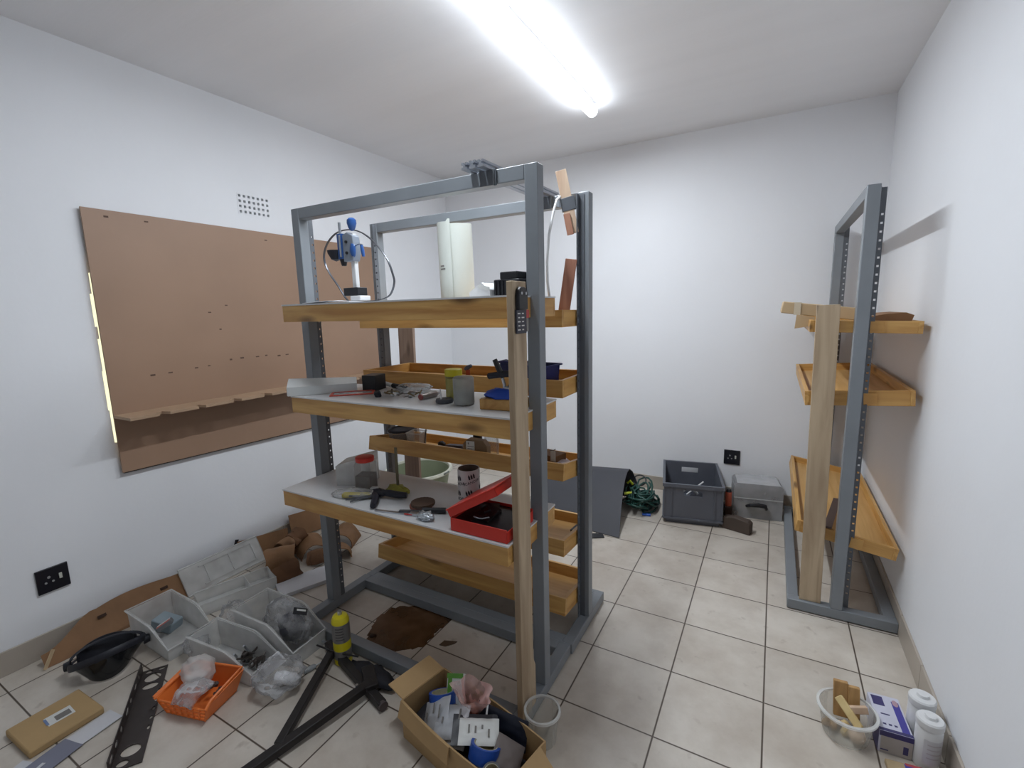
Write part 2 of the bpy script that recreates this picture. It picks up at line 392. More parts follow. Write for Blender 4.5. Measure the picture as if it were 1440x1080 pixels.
# ceiling battens
LENS = glow('lit_diffuser', TUBE_COL, TUBE)
def batten(label, y0, y1):
    t = thing('fluorescent_batten', label, 'ceiling light', (-.43, (y0+y1)/2, H), (0, 0, 0), 'ceiling battens in one line')
    L = y1-y0
    mesh('housing', MB().box((0, 0, -.0145), (.058, L-.02, .027)), WHITE, t, bevel=.003)
    pr = [(.033*math.sin(a), -.045-.032*math.cos(a)) for a in [R(-102+204*k/16) for k in range(17)]]
    d = MB(); n = len(pr)
    ys_ = [-L/2, -L/2+.012, L/2-.012, L/2]; sc = [.8, 1, 1, .8]
    for yy, s in zip(ys_, sc): d.v += [(x*s, yy, -.045+(z+.045)*s) for x, z in pr]
    for k in range(3):
        for i in range(n-1): d.f.append((k*n+i, k*n+i+1, (k+1)*n+i+1, (k+1)*n+i))
        d.f.append((k*n+n-1, k*n, (k+1)*n, (k+1)*n+n-1))
    d.f += [tuple(range(n-1, -1, -1)), tuple(range(3*n, 4*n))]; d.mi = [0]*len(d.f)
    mesh('diffuser', d, LENS, t)
    la = bpy.data.lights.new('lamp', 'AREA'); la.shape = 'RECTANGLE'; la.size = .046; la.size_y = L-.03; la.energy = LAMP_W*L; la.color = TUBE_COL
    lo = bpy.data.objects.new('lamp', la); C.objects.link(lo); lo.parent = t; lo.location = (0, 0, -.0785)
batten('lit white ceiling batten, the whole one ending nearest the back wall', -1.345, -.19)
batten('lit white ceiling batten cut off by the top edge of the photo', -2.30, -1.39)

# ---------------- boarded window ----------------
t = thing('window_board', 'large brown hardboard sheet over the left wall window with a notched ledge', 'board', (XL, -1.26, 1.4))
I = Matrix.Translation(t.location).inverted()
def bp_(name, mb, m, **kw):
    o = mesh(name, mb, m, t, **kw); o.matrix_parent_inverse = I; return o
pl = MB(); a, b = XL+.018, XL+.028
Y0, Y1 = -2.245, -.275
P4 = [(Y0, .775), (Y1, .722), (Y1, 2.075), (Y0, 2.082)]
pl.v = [(a, y, z) for y, z in P4] + [(b, y, z) for y, z in P4]
pl.f = [(3,2,1,0), (4,5,6,7), (0,1,5,4), (1,2,6,5), (2,3,7,6), (3,0,4,7)]; pl.mi = [0]*6
bp_('panel', pl, HARD, smooth=0)
fm_ = MB()
for q0, q1 in (((Y0+.01, .779), (Y1-.01, .726)),):
    fm_.v = [(XL, q0[0], q0[1]-.012), (XL, q1[0], q1[1]-.012), (XL, q1[0], q1[1]+.02), (XL, q0[0], q0[1]+.02)]
    fm_.v += [(a, y, z) for _, y, z in fm_.v]; fm_.f = [(3,2,1,0), (4,5,6,7), (0,1,5,4), (1,2,6,5), (2,3,7,6), (3,0,4,7)]; fm_.mi = [0]*6
bp_('bottom_batten', fm_, mat('dark_batten', srgb(46, 38, 40), rough=.6), smooth=0)
for z in (1.95, 2.06):
    pass
bp_('top_batten', MB().box((XL+.009, (Y0+Y1)/2, 2.05), (.018, Y1-Y0-.02, .03)), HARD, smooth=0)
ld = [(b, Y0)]; y = Y0; x1 = XL+.20; xn = XL+.148
teeth = [(Y0, -2.118), (-2.07, -1.930), (-1.893, -1.741), (-1.692, -1.553), (-1.500, -1.362), (-1.312, -1.172), (-1.122, -.982), (-.932, -.792), (-.742, -.602), (-.552, -.412), (-.362, Y1)]
poly = [(b, Y0)]
for i, (u, v) in enumerate(teeth):
    poly += [(x1, u), (x1, v)]
    if i < len(teeth)-1: poly += [(xn, v+.004), (xn, teeth[i+1][0]-.016)]
poly += [(b, Y1)]
poly = poly[::-1]
LEDGE = mat('ledge_board', srgb(176, 147, 120), rough=.6, var=.08)
bp_('ledge', MB().prism([(x, yy) for x, yy in poly], 1.062, 1.076), LEDGE, smooth=0)
# screw holes and scuffs pressed in the sheet
ho = MB(); random.seed(4)
for yy, zz in ((-1.62, 1.62), (-1.72, 1.58), (-1.67, 1.48), (-2.05, 1.255), (-1.965, 1.258), (-1.83, 1.268), (-1.76, 1.272), (-1.63, 1.295), (-1.56, 1.298), (-1.46, 1.296), (-1.40, 1.298), (-1.31, 1.288), (-1.25, 1.29), (-2.15, 2.05), (-1.98, 2.05), (-1.32, 2.03)):
    ho.box((b+.0004, yy, zz), (.001, random.uniform(.012, .024), random.uniform(.006, .01)))
bp_('screw_hole_marks', ho, mat('hole_mark', srgb(92, 70, 58), rough=.8), smooth=0)

# ---------------- steel racks with pine trays ----------------
def tray(parent, y0, y1, z0, h, tilt=0.0, L=1.172, invert=False, battens=1, x0=None, name='shelf'):
    """open pine tray between the posts; inverted it is a shelf with a white top"""
    yc_ = (y0+y1)/2; d = y1-y0; xo = 0 if x0 is None else x0
    e = empty(name, (xo, yc_, z0+h/2), (tilt, 0, 0)); e.parent = parent
    b_ = .018
    for s in (-1, 1): mesh('long_board', MB().box((0, s*(d/2-b_/2), 0), (L, b_, h)), PINE, e, bevel=.0015)
    for s in (-1, 1): mesh('end_board', MB().box((s*(L/2-b_/2), 0, 0), (b_, d-2*b_, h)), PINEY, e, bevel=.0015)
    if invert:
        mesh('white_top', MB().box((0, 0, h/2+.003), (L+.004, d+.004, .006)), MELA, e, label='white melamine top')
    else:
        mesh('tray_base', MB().box((0, 0, -h/2+.018), (L-2*b_, d-2*b_, .012)), PLY, e)
    return e
def rack(label, loc, rot):
    t = thing('steel_rack', label, 'shelving rack', loc, rot, 'grey steel racks')
    for s in (-1, 1):
        x = s*(.64-.025)
        mesh('post', MB().box((x, -.0175, (.056+2.04)/2), (.05, .05, 2.04-.056)), GREY, t, bevel=.003)
        # perforated angle behind the post
        fb = MB(); y0, y1 = .0075, .034; hx = .0022
        zz = .12; edges = [.056]
        x_in = x - s*.020
        holes = [ .13+.0365*k for k in range(50)]
        zc = [.056] + [q for hz in holes for q in (hz-.0045, hz+.0045)] + [2.03]
        for k in range(len(zc)-1):
            za, zb = zc[k], zc[k+1]
            if k % 2 == 0: fb.box((x_in, (y0+y1)/2, (za+zb)/2), (2*hx, y1-y0, zb-za))
            else:
                ym = y0+.017
                fb.box((x_in, (y0+ym-.0045)/2, (za+zb)/2), (2*hx, ym-.0045-y0, zb-za)); fb.box((x_in, (ym+.0045+y1)/2, (za+zb)/2), (2*hx, y1-ym-.0045, zb-za))
        fb.box((x_in+s*.0125, y0+.002, (.056+2.03)/2), (.025, .004, 2.03-.056))
        mesh('perforated_angle', fb, GREYD, t, smooth=0)
        mesh('side_foot', MB().box((s*(.64-.025), 0, .031), (.05, .45, .05)), GREY, t, bevel=.003)
    mesh('top_beam', MB().box((0, -.0175, 2.015), (1.18, .05, .05)), GREY, t, bevel=.003)
    for s in (-1, 1): mesh('base_beam', MB().box((0, s*.2, .031), (1.18, .05, .05)), GREY, t, bevel=.003)
    for sx in (-1, 1):
        for sy in (-1, 1): mesh('foot_pad', MB().cyl((sx*.61, sy*.2, 0), (sx*.61, sy*.2, .006), .016, seg=14), BLACK, t)
    return t
rackA = rack('grey steel rack with white-topped shelves facing the camera, nearest of the three', (-.7075, -1.7325, 0), (0, 0, 0))
def shelfA(yf, yr, ztop, x0, L):   # world values
    c = -1.7325
    return tray(rackA, yf-c, yr-c, ztop-.076, .070, L=L, invert=True, x0=x0+.7075)
shelfA(-1.935, -1.56, 1.598, (-1.255-.10)/2, 1.150)
shelfA(-1.935, -1.56, 1.188, (-1.255-.10)/2, 1.150)
shelfA(-2.000, -1.610, .758, (-1.290-.09)/2, 1.195)
rackB = rack('grey steel rack of pine trays standing back to back behind the white-shelved rack', (-.700, -1.2825, 0), (0, 0, PI))
def trayB(yf, yb_, zf, zb, h):     # front and back rim heights; the rack is turned half way round
    c = -1.2825; d = yb_-yf; tl = math.atan2(zb-zf, d)
    e = tray(rackB, -(yb_-c), -(yf-c), (zf+zb)/2-h, h, tilt=-tl)
    for s in (-1, 1): mesh('end_batten', MB().box((s*(.585+.0075), -.045, 0), (.013, .05, .06)), PINEY, e)
    return e
TB = [trayB(-1.465, -1.09, 1.545, 1.541, .072), trayB(-1.465, -1.09, 1.248, 1.247, .076), trayB(-1.465, -1.09, .878, .812, .076),
      trayB(-1.465, -1.09, .520, .485, .075), trayB(-1.455, -1.09, .228, .178, .082)]
rackC = rack('grey steel rack of pine trays standing alone along the right wall', (1.015, -.05, 0), (0, 0, -PI/2))
def trayC(xf, xb, zf, zb, h):
    c = 1.015; tl = math.atan2(zb-zf, xb-xf)
    e = tray(rackC, xf-c, xb-c, (zf+zb)/2-h, h, tilt=tl)
    for s in (-1, 1): mesh('end_batten', MB().box((s*(.585+.0075), .045, 0), (.013, .05, .05)), PINEY, e)
    return e
TC = [trayC(.805, 1.222, 1.465, 1.457, .055), trayC(.805, 1.222, 1.125, 1.152, .07), trayC(.805, 1.222, .465, .398, .06)]
# ---------------- more helpers ----------------
bpy.context.scene.cycles.transparent_max_bounces = 32
def beam(mb, p0, p1, w, h, up=(0, 0, 1), mi=0):
    p0 = Vector(p0); p1 = Vector(p1); d = p1-p0
    M = frame((p0+p1)/2, d, z=up)
    return mb.box((0, 0, 0), (d.length, w, h), M, mi)
def plate(outer, holes, th):
    """flat plate in the local xy plane with real holes cut through it"""
    cu = bpy.data.curves.new('plate', 'CURVE'); cu.dimensions = '2D'; cu.fill_mode = 'BOTH'; cu.extrude = th/2
    for poly in [outer]+holes:
        sp = cu.splines.new('POLY'); sp.points.add(len(poly)-1); sp.use_cyclic_u = True
        for q, (x, y) in zip(sp.points, poly): q.co = (x, y, 0, 1)
    t = bpy.data.objects.new('plate', cu); C.objects.link(t); bpy.context.view_layer.update()
    me = bpy.data.meshes.new_from_object(t.evaluated_get(bpy.context.evaluated_depsgraph_get()))
    vs = [tuple(v.co) for v in me.vertices]; fs = [tuple(p.vertices) for p in me.polygons]
    bpy.data.objects.remove(t); bpy.data.meshes.remove(me); bpy.data.curves.remove(cu)
    return vs, fs
def ell(cx, cy, rx, ry, n=20, rot=0):
    return [(cx+rx*math.cos(2*PI*i/n)*math.cos(rot)-ry*math.sin(2*PI*i/n)*math.sin(rot), cy+rx*math.cos(2*PI*i/n)*math.sin(rot)+ry*math.sin(2*PI*i/n)*math.cos(rot)) for i in range(n)]
XZ = lambda y: frame((0, y, 0), (1, 0, 0), y=(0, 0, 1))
def stack_bin(name, label, loc, rz, L, W, H_, m, group=None, lip=.45, cut=.62, cat='storage bin'):
    """open-fronted stacking bin, front towards +x"""
    t = thing(name, label, cat, loc, (0, 0, rz), group); th = .0028
    b = MB(); x0, x1 = -L/2, L/2; k = .012
    prof = [(x0+k, 0), (x1-k, 0), (x1, H_*lip), (x0+L*cut+.03, H_*.93), (x0+L*cut, H_), (x0, H_)]
    for s in (-1, 1): b.prism(prof, -th/2, th/2, XZ(s*(W/2-th/2)))
    b.box(((x0+x1)/2, 0, th/2), (L-2*k, W-2*th, th))
    beam(b, (x0+k/2+.001, 0, 0), (x0+k*.0+.001, 0, H_), W-2*th, th, up=(1, 0, 0)) if False else b.box((x0+k*.5, 0, H_/2), (th, W-2*th, H_))
    b.box((x1-k*.5, 0, H_*lip/2), (th, W-2*th, H_*lip))
    mesh('shell', b, m, t, smooth=20)
    r = MB(); e = .006
    rim = [(x1, -W/2, H_*lip), (x0+L*cut+.03, -W/2-e, H_*.93), (x0+L*cut, -W/2-e, H_), (x0-e, -W/2-e, H_), (x0-e, W/2+e, H_), (x0+L*cut, W/2+e, H_), (x0+L*cut+.03, W/2+e, H_*.93), (x1, W/2, H_*lip)]
    r.tube(rim, .0045, 6, closed=True); mesh('rim', r, m, t)
    return t
def film_bag(name, label, loc, rad, seed, rz=0, group=None, m=None, cat='plastic bag', amp=.2, flat=None, rot=None):
    b = MB().blob(rad, seed, amp, 2.6, 30, 18, flat=flat)
    return single(name, b, m or FILM, label, cat, loc, rot or (0, 0, rz), group, smooth=180)

# ---------------- floor, left: along the wall ----------------
BROWN = mat('brown_corrugated', srgb(136, 100, 68), rough=.75, var=.16, scale=6, bump=.15, bscale=40)
BROWND = mat('shaded_kraft', srgb(112, 78, 52), rough=.8, var=.2, scale=7, bump=.1, bscale=30)  # darker copy of the brown card, shade of the folds put into its colour
t = thing('cardboard_strip', 'long bent strip of brown cardboard leaning on the left skirting behind the bins', 'cardboard', (-2.18, -2.3, 0))
def fstrip(u, v):
    y = -.37+.73*u; k = min(1, u*3.2); top = .05+.075*(k*k*(3-2*k)) if u < .3125 else .125-.012*math.sin(u*9)
    return (.045-.10*v*top/.125*1.0+.006*math.sin(u*14), y, .002+top*v)
mesh('strip', MB().sheet(fstrip, 28, 6, .004), BROWN, t, smooth=60)
fl_ = MB(); beam(fl_, (.05, -.375, .002), (.02, -.33, .062), .004, .018); mesh('lit_edge', fl_, mat('lit_card_edge', srgb(196, 172, 138), rough=.8), t)  # folded end; the light on its edge is put in as paler colour
SLOT = mat('dark_slot', srgb(58, 38, 28), rough=.9)
for y, z in ((-.13, .093), (.145, .088)): mesh('slot', MB().box((-.020, y, z), (.003, .035, .014), rot=(0, R(-38), 0)), SLOT, t)

# face shield lying on the floor
SMOKE = clear('smoked_visor', srgb(26, 29, 33), body=.86, rough=.12, gloss=.4, var=.1)
VB = mat('visor_black', srgb(24, 26, 36), rough=.5, var=.15)
t = thing('face_shield', 'black face shield with smoked visor lying on the floor above the flat carton', 'face shield', (-1.862, -2.535, -.026), (R(-24), R(-2), R(64)))
def fsh(u, v):
    a = R(-182+184*u); r = .122-.030*(1-v)-.012*(1-v)**2; return (r*1.08*math.cos(a), r*math.sin(a)*1.05-.0, .030+.040*(1-abs(math.sin(a)))*(1-v)-.030*abs(math.sin(a))*(1-v)+.070*v)
mesh('visor', MB().sheet(fsh, 30, 6, .002), SMOKE, t, smooth=80)
def fbd(u, v):
    a = R(-186+192*u); r = .124+.004*math.sin(v*PI); return (r*1.08*math.cos(a), r*1.05*math.sin(a), .088+.030*v+.012*math.cos(a))
mesh('brow_band', MB().sheet(fbd, 30, 4, .008), VB, t, smooth=80)
for s in (-1, 1): mesh('pivot_knob', MB().cyl((s*.128, .006, .10), (s*.150, .006, .10), .022, .018, 16), VB, t)
hb = MB(); hb.tube([(.13*math.cos(a), .10*math.sin(a), .10+.025*math.sin(a)) for a in [R(4+172*i/16) for i in range(17)]], .010, 8, flat=.35)
hb.tube([(.128*math.cos(a), .05*math.sin(a), .115+.045*math.sin(a)) for a in [R(4+172*i/16) for i in range(17)]], .009, 8, flat=.35)
mesh('head_strap', hb, VB, t)
mesh('sweat_pad', MB().sheet(lambda u, v: (.120*math.cos(R(35+125*u)), .100*math.sin(R(35+125*u)), .080+.092*v*math.sin(PI*(.2+.6*u))), 16, 5, .012), VB, t, smooth=80)

# flat carton and papers in the corner
t = thing('flat_carton', 'slim brown carton with a small white label lying flat in the bottom left corner', 'box', (-1.700, -2.766, 0), (0, 0, R(2)))
mesh('carton', MB().box((0, 0, .015), (.212, .222, .029)), CARD, t, bevel=.006)
LBL = mat('white_label', srgb(214, 214, 210), rough=.5, var=.03); INK = mat('grey_print', srgb(120, 116, 112), rough=.6)
lb = mesh('label', MB().box((.0, .012, .0301), (.062, .078, .0008), rz=R(-4)), LBL, t)
mesh('printed_picture', MB().box((.006, .02, .0307), (.034, .045, .0004), rz=R(-4)), INK, lb)
mesh('blue_band', MB().box((-.005, -.026, .0307), (.045, .008, .0004), rz=R(-4)), mat('blue_ink', srgb(110, 130, 170)), lb)
PAP = mat('white_paper', srgb(206, 206, 210), rough=.7, var=.03); PAPB = mat('blue_grey_paper', srgb(126, 128, 144), rough=.7, var=.04)
def paper(label, c, d, rz, m, z=.0006, curl=.006):
    f = lambda u, v: ((u-.5)*d[0], (v-.5)*d[1], z+curl*(max(0, u-.6)**2*4+.15*math.sin(3*v+2*u)**2))
    single('paper_sheet', MB().sheet(f, 10, 8, .0006), m, label, 'paper', (c[0], c[1], .0008), (0, 0, rz), 'loose papers by the flat carton', smooth=80)
paper('plain white sheet sticking out under the right side of the flat carton', (-1.545, -2.705), (.09, .15), R(6), PAP)
paper('blue-grey sheet on the floor below the flat carton', (-1.525, -2.825), (.10, .12), R(12), PAPB, z=.002)
paper('pale sheet at the very bottom edge, below the blue-grey sheet', (-1.545, -2.92), (.10, .11), R(20), PAP)

# perforated steel channel
DK = mat('dark_primer_steel', srgb(62, 55, 53), rough=.55, metal=.2, var=.15, scale=14)
t = thing('perforated_bracket', 'dark steel channel with oval and round holes lying at the bottom left', 'bracket', (-1.462, -2.580, 0), (0, 0, math.atan2(.27, -.415)))
Lb, Wb = .53, .092
holes = [ell(.205, 0, .028, .030), ell(.15, .0, .018, .028), ell(-.19, .0, .026, .030), ell(-.24, .015, .014, .018)] + [ell(x, -.036, .011, .005, 10) for x in (.10, .05, .0, -.05, -.10)] + [ell(.25, .02, .009, .014), ell(.25, -.025, .008, .012)]
v_, f_ = plate([(-Lb/2, -Wb/2), (Lb/2, -Wb/2), (Lb/2, Wb/2), (-Lb/2, Wb/2)], holes, .003)
mesh('base_plate', MB().add(v_, f_, Matrix.Translation((0, 0, .004))), DK, t, smooth=20)
holes = [ell(x, .025, rx, .010, 12) for x, rx in ((.20, .012), (.14, .020), (.06, .014), (0, .022), (-.09, .014), (-.16, .018), (-.228, .022))]
v_, f_ = plate([(-Lb/2, 0), (Lb/2, 0), (Lb/2, .048), (-Lb/2, .048)], holes, .003)
mesh('flange', MB().add(v_, f_, Matrix.Translation((0, Wb/2, .003)) @ Matrix.Rotation(PI/2, 4, 'X')), DK, t, smooth=20)

# orange parts basket
ORG = mat('orange_plastic', srgb(238, 126, 56), rough=.45, var=.06)
t = thing('orange_basket', 'bright orange plastic parts basket holding clear bags of hardware', 'basket', (-1.303, -2.436, 0), (0, 0, R(15)))
b = MB(); Wt, Dt, Wbm, Db, hh = .238, .180, .185, .150, .092; th = .003
def quadwall(a0, a1, b1, b0): # thick wall from 4 points
    M = frame(a0, Vector(a1)-Vector(a0), y=Vector(b0)-Vector(a0)); I_ = M.inverted()
    return b.prism([tuple((I_ @ Vector(q))[:2]) for q in (a0, a1, b1, b0)], -th/2, th/2, M)
bl, br, tl, tr = -Wbm/2, Wbm/2, -Wt/2, Wt/2; bf, bb_, tf, tb = -Db/2, Db/2, -Dt/2, Dt/2
quadwall((br, bf, 0), (br, bb_, 0), (tr, tb, hh+.012), (tr, tf, hh-.02))
quadwall((bl, bf, 0), (bl, bb_, 0), (tl, tb, hh), (tl, tf, hh-.02))
quadwall((bl, bb_, 0), (br, bb_, 0), (tr, tb, hh+.012), (tl, tb, hh))
b.box((0, 0, .002), (Wbm, Db, .004))
mesh('tub', b, ORG, t, smooth=20)
g = MB()   # open lattice front
for i in range(8):
    u = i/7; g.tube([(bl+(br-bl)*u, bf, 0), (tl+(tr-tl)*u, tf+.004, .062)], .0035, 6)
for k in range(4):
    z = .004+.019*k; q = z/hh; g.tube([(bl+(tl-bl)*q, bf+(tf-bf)*q, z), (br+(tr-br)*q, bf+(tf-bf)*q, z)], .0036, 6)
mesh('lattice_front', g, ORG, t)
r = MB(); r.tube([(tl-.012, tf, hh-.026), (tl, tf+.06, hh-.006), (tl, tb, hh), (tr, tb, hh+.012), (tr, tf+.03, hh-.006), (tr, tf, hh-.026)], .0058, 8)
r.box((tl-.012, -.01, hh-.013), (.028, .15, .005), rot=(R(8), 0, 0)); mesh('rim', r, ORG, t)
random.seed(11)
METB = mat('dull_steel_bits', srgb(96, 90, 86), rough=.4, metal=.6, var=.2, scale=30)
def fzip(u, v):
    y = -.012-.088*v; z = .098-.012*v-.055*max(0, v-.72)/.28*.5; w = .105+.012*math.sin(v*4)
    return ((u-.5)*w-.015*v, y, z+.012*math.sin(PI*u)*(1-v*.6)+.006*noise.noise(Vector((u*5, v*6, 3))))
single('zip_bag', MB().sheet(fzip, 18, 18, .010), FILM, 'clear zip bag of dark fittings draped over the front of the orange basket', 'plastic bag', (-1.285, -2.420, 0), (0, 0, R(15)), 'bags in the orange basket', smooth=80)
film_bag('plastic_pouch', 'cloudy clear pouch bulging out of the left side of the orange basket', (-1.362, -2.410, .100), (.080, .060, .052), 5, R(-10), 'bags in the orange basket', m=MILK)
for i in range(9):
    a = random.uniform(0, 6.28); rr = random.uniform(.0, .05)
    o = MB().cyl((0, 0, -.006), (0, 0, .006), random.uniform(.007, .012), seg=6)
    single('hex_nut', o, METB, 'dull steel nut among the bags in the orange basket', 'nut', (-1.275+rr*math.cos(a)*1.3, -2.415+rr*math.sin(a)*.7, .058+random.uniform(0, .012)), (random.uniform(0, 1), random.uniform(0, 1), a), 'nuts in the orange basket', smooth=20)

# clear bag of white foam parts beside the basket
film_bag('parts_bag', 'crumpled clear bag of white foam pieces on the floor right of the orange basket', (-1.080, -2.245, .065), (.100, .085, .066), 8, R(40), amp=.24, flat=-.063)
FOAM = mat('white_foam', srgb(226, 227, 230), rough=.6, var=.02)
single('foam_roll', MB().tube([(-.05, 0, 0), (-.03, .004, 0), (.03, 0, 0), (.055, -.006, 0)], [.018, .024, .024, .014], 14), FOAM, 'rounded white foam roll inside the clear bag by the orange basket', 'foam', (-1.055, -2.225, .042), (0, .1, R(25)))
fs_ = MB(); beam(fs_, (-.045, -.02, -.03), (.035, .03, .045), .055, .012, up=(1, -1, .4)); single('foam_sheet', fs_, FOAM, 'folded white sheet standing inside the clear bag by the orange basket', 'foam', (-1.140, -2.235, .070), (0, 0, 0), bevel=.003)

# milky stacking bins
A = stack_bin('stacking_bin', 'milky open-front bin with a pale packet, nearest the left wall', (-1.865, -2.285, 0), R(-1), .385, .192, .132, MILK, 'milky stacking bins')
Bq = stack_bin('stacking_bin', 'milky open-front bin of dark metal scraps behind the orange basket', (-1.390, -2.250, 0), R(6), .395, .135, .130, MILK, 'milky stacking bins')
Cq = stack_bin('stacking_bin', 'milky tall bin holding a big clear bag, against the front of the grey rack foot', (-1.330, -2.062, 0), R(2), .410, .180, .170, MILK, 'milky stacking bins')
BLU = mat('pale_blue_card', srgb(150, 164, 172), rough=.5, var=.05)
single('packet', MB().box((0, 0, .028), (.11, .08, .05), rot=(0, R(12), 0)), BLU, 'pale blue-grey packet inside the bin nearest the left wall', 'packet', (-1.945, -2.265, .006), (0, 0, R(20)), bevel=.006)
t = thing('battery_pack', 'small white and red labelled pack at the front of the bin nearest the left wall', 'packet', (-1.870, -2.300, .058), (R(-8), R(-26), R(62)))
mesh('pack_body', MB().box((0, 0, .012), (.07, .035, .022)), mat('grey_pack', srgb(120, 122, 124)), t, bevel=.003)
mesh('red_label', MB().box((0, -.006, .0236), (.06, .014, .001)), mat('red_label', srgb(196, 84, 70)), t); mesh('white_label', MB().box((0, .009, .0236), (.06, .014, .001)), LBL, t)
film_bag('plastic_bag', 'loose clear bag spilling over between the wall-side bin and the scrap bin', (-1.610, -2.110, .085), (.075, .055, .070), 21, R(15), amp=.2, flat=-.08)
film_bag('plastic_bag', 'clear bag resting on the front lip of the wall-side bin', (-1.600, -2.300, .060), (.055, .050, .050), 24, R(15), flat=-.054)
random.seed(5)
for i in range(26):
    o = MB(); k = i % 3
    if k == 0: o.cyl((-.024, 0, 0), (.024, 0, 0), .005, seg=8)
    elif k == 1: o.box((0, 0, 0), (.044, .018, .005))
    else: o.lathe([(.015, -.004), (.015, .004), (.008, .004), (.008, -.004), (.015, -.004)], 12)
    single('metal_scrap', o, METB if i % 4 else STEEL, 'small loose dark metal part in the bin behind the orange basket', 'metal part', (-1.315+random.gauss(0, .055), -2.228+random.gauss(0, .020), .012+random.uniform(0, .045)), (random.uniform(0, 3), random.uniform(0, 3), random.uniform(0, 6)), 'loose metal parts in the scrap bin')
GREYBAG = mat('grey_filled_bag', srgb(84, 86, 94), rough=.5, var=.2, scale=10)
film_bag('large_bag', 'big clear bag with a black sticker filling the tall bin by the rack foot', (-1.27, -2.055, .135), (.135, .062, .105), 31, R(5), amp=.2, flat=-.125)
single('wrapped_part', MB().blob((.060, .045, .065), 14, .2, 2, 18, 12), GREYBAG, 'dark grey lump wrapped inside the big clear bag', 'part', (-1.235, -2.065, .120), (0, 0, .4), smooth=60)
t = thing('sticker', 'small black and white sticker on the big clear bag', 'sticker', (-1.165, -2.060, .215), (R(30), R(35), R(40)))
mesh('backing', MB().box((0, 0, 0), (.062, .030, .001), rz=.3), BLACK, t); mesh('white_print', MB().box((.002, .006, .0008), (.040, .008, .0006), rz=.3), LBL, t)

# shallow clear drawer, leaning lid
t = thing('shallow_tub', 'long shallow clear drawer on the floor behind the wall-side bin, under the leaning lid', 'storage box', (-1.905, -1.935, 0), (0, 0, R(73)))
b = MB(); L_, W_, h_ = .375, .155, .065
for s in (-1, 1): b.box((0, s*W_/2, h_/2), (L_, .0025, h_)); b.box((s*L_/2, 0, h_/2), (.0025, W_, h_))
b.box((0, 0, .002), (L_, W_, .003)); b.box((.06, 0, h_/2), (.0025, W_, h_*.9)); mesh('drawer', b, MILK, t, smooth=0)
r = MB(); r.tube([(-L_/2, -W_/2, h_), (L_/2, -W_/2, h_), (L_/2, W_/2, h_), (-L_/2, W_/2, h_)], .004, 6, closed=True); mesh('rim', r, MILK, t)
single('paper_strip', MB().box((0, 0, .004), (.05, .014, .006)), LBL, 'short white strip lying in the shallow clear drawer', 'paper', (-1.88, -1.93, .006), (0, 0, .5))
t = thing('storage_cover', 'large clear ribbed lid leaning on the left wall between cardboard strip and crumpled card', 'lid', (-2.130, -1.845, 0), (0, R(-31), R(0)))
b = MB(); b.box((0, 0, .084), (.004, .46, .168)); mesh('lid_panel', b, MILK, t, bevel=.0015)
b = MB()
for z in (.03, .138): b.box((.005, .03, z), (.006, .32, .005))
for y in (-.10, .04, .18): b.box((.005, y, .084), (.006, .005, .112))
b.tube([(.002, -.23, 0.004), (.002, .23, .004), (.002, .23, .164), (.002, -.23, .164)], .006, 6, closed=True)
mesh('ribs', b, MILK, t)
tg = MB(); tg.box((0, 0, .015), (.003, .022, .034)); single('black_tag', tg, BLACK, 'small black tag sticking up behind the leaning clear lid', 'tag', (-2.228, -1.735, .135), (R(-20), 0, 0))

# crumpled corrugated card by the wall
def arch(name, label, loc, rz, r, L, a0, a1, seed, rot=(0, 0), m=BROWN, wob=.10):
    o = Vector((seed*3.7, seed*1.3, 0))
    def f(u, v):
        a = R(a0+(a1-a0)*u); k = 1+wob*noise.noise(Vector((u*3, v*2, 0))+o)*2
        return (r*k*math.cos(a), L*(v-.5)+.02*noise.noise(Vector((u*4, v*6, 2))+o), r*k*math.sin(a))
    return single(name, MB().sheet(f, 22, 10, .005), m, label, 'cardboard', loc, (rot[0], rot[1], rz), 'crumpled brown card by the left wall', smooth=70)
arch('crumpled_card', 'bent brown card arch lying nearest the leaning clear lid', (-1.985, -1.600, .030), R(-40), .080, .16, -12, 195, 1)
arch('crumpled_card', 'curled brown card standing in the middle of the crumpled heap', (-1.930, -1.420, .012), R(70), .085, .15, 0, 190, 2, (R(8), 0))
arch('crumpled_card', 'curled brown card end of the heap, behind the left post of the near rack', (-1.850, -1.230, .010), R(30), .085, .18, 0, 200, 4, (0, R(10)))
arch('crumpled_card', 'dark opened fold of card at the front of the crumpled heap', (-1.830, -1.690, .052), R(-25), .085, .14, -150, 30, 6, (R(15), R(-20)), BROWND)
arch('crumpled_card', 'small dark curl of card on top of the crumpled heap', (-2.010, -1.470, .115), R(10), .045, .09, -60, 150, 9, (R(20), R(25)), BROWND)
arch('crumpled_card', 'brown card loop at the foot of the wall between heap and leaning cover', (-2.090, -1.480, .020), R(15), .065, .13, -5, 185, 12)
arch('crumpled_card', 'dark folded card in the gap at the front middle of the crumpled heap', (-1.790, -1.470, .015), R(-60), .060, .12, 0, 200, 15, (R(10), 0), BROWND)
arch('crumpled_card', 'curled brown card by the left post of the near rack', (-1.715, -1.370, .010), R(55), .060, .13, -5, 195, 17, (R(-8), 0))
cb = MB(); beam(cb, (-2.185, -1.58, .002), (-2.215, -1.56, .128), .004, .34, up=(0, 1, 0)); beam(cb, (-2.16, -1.14, .002), (-2.21, -1.12, .150), .005, .50, up=(0, 1, 0))
single('card_sheet', cb, BROWN, 'flat brown card sheets propped on the wall behind the crumpled heap', 'cardboard', (0, 0, 0))
single('foam_board', MB().box((0, 0, .012), (.17, .34, .022)), PAP, 'thin white panel on the floor in front of the crumpled card', 'panel', (-1.655, -1.655, 0), (0, 0, R(-24)), bevel=.002)

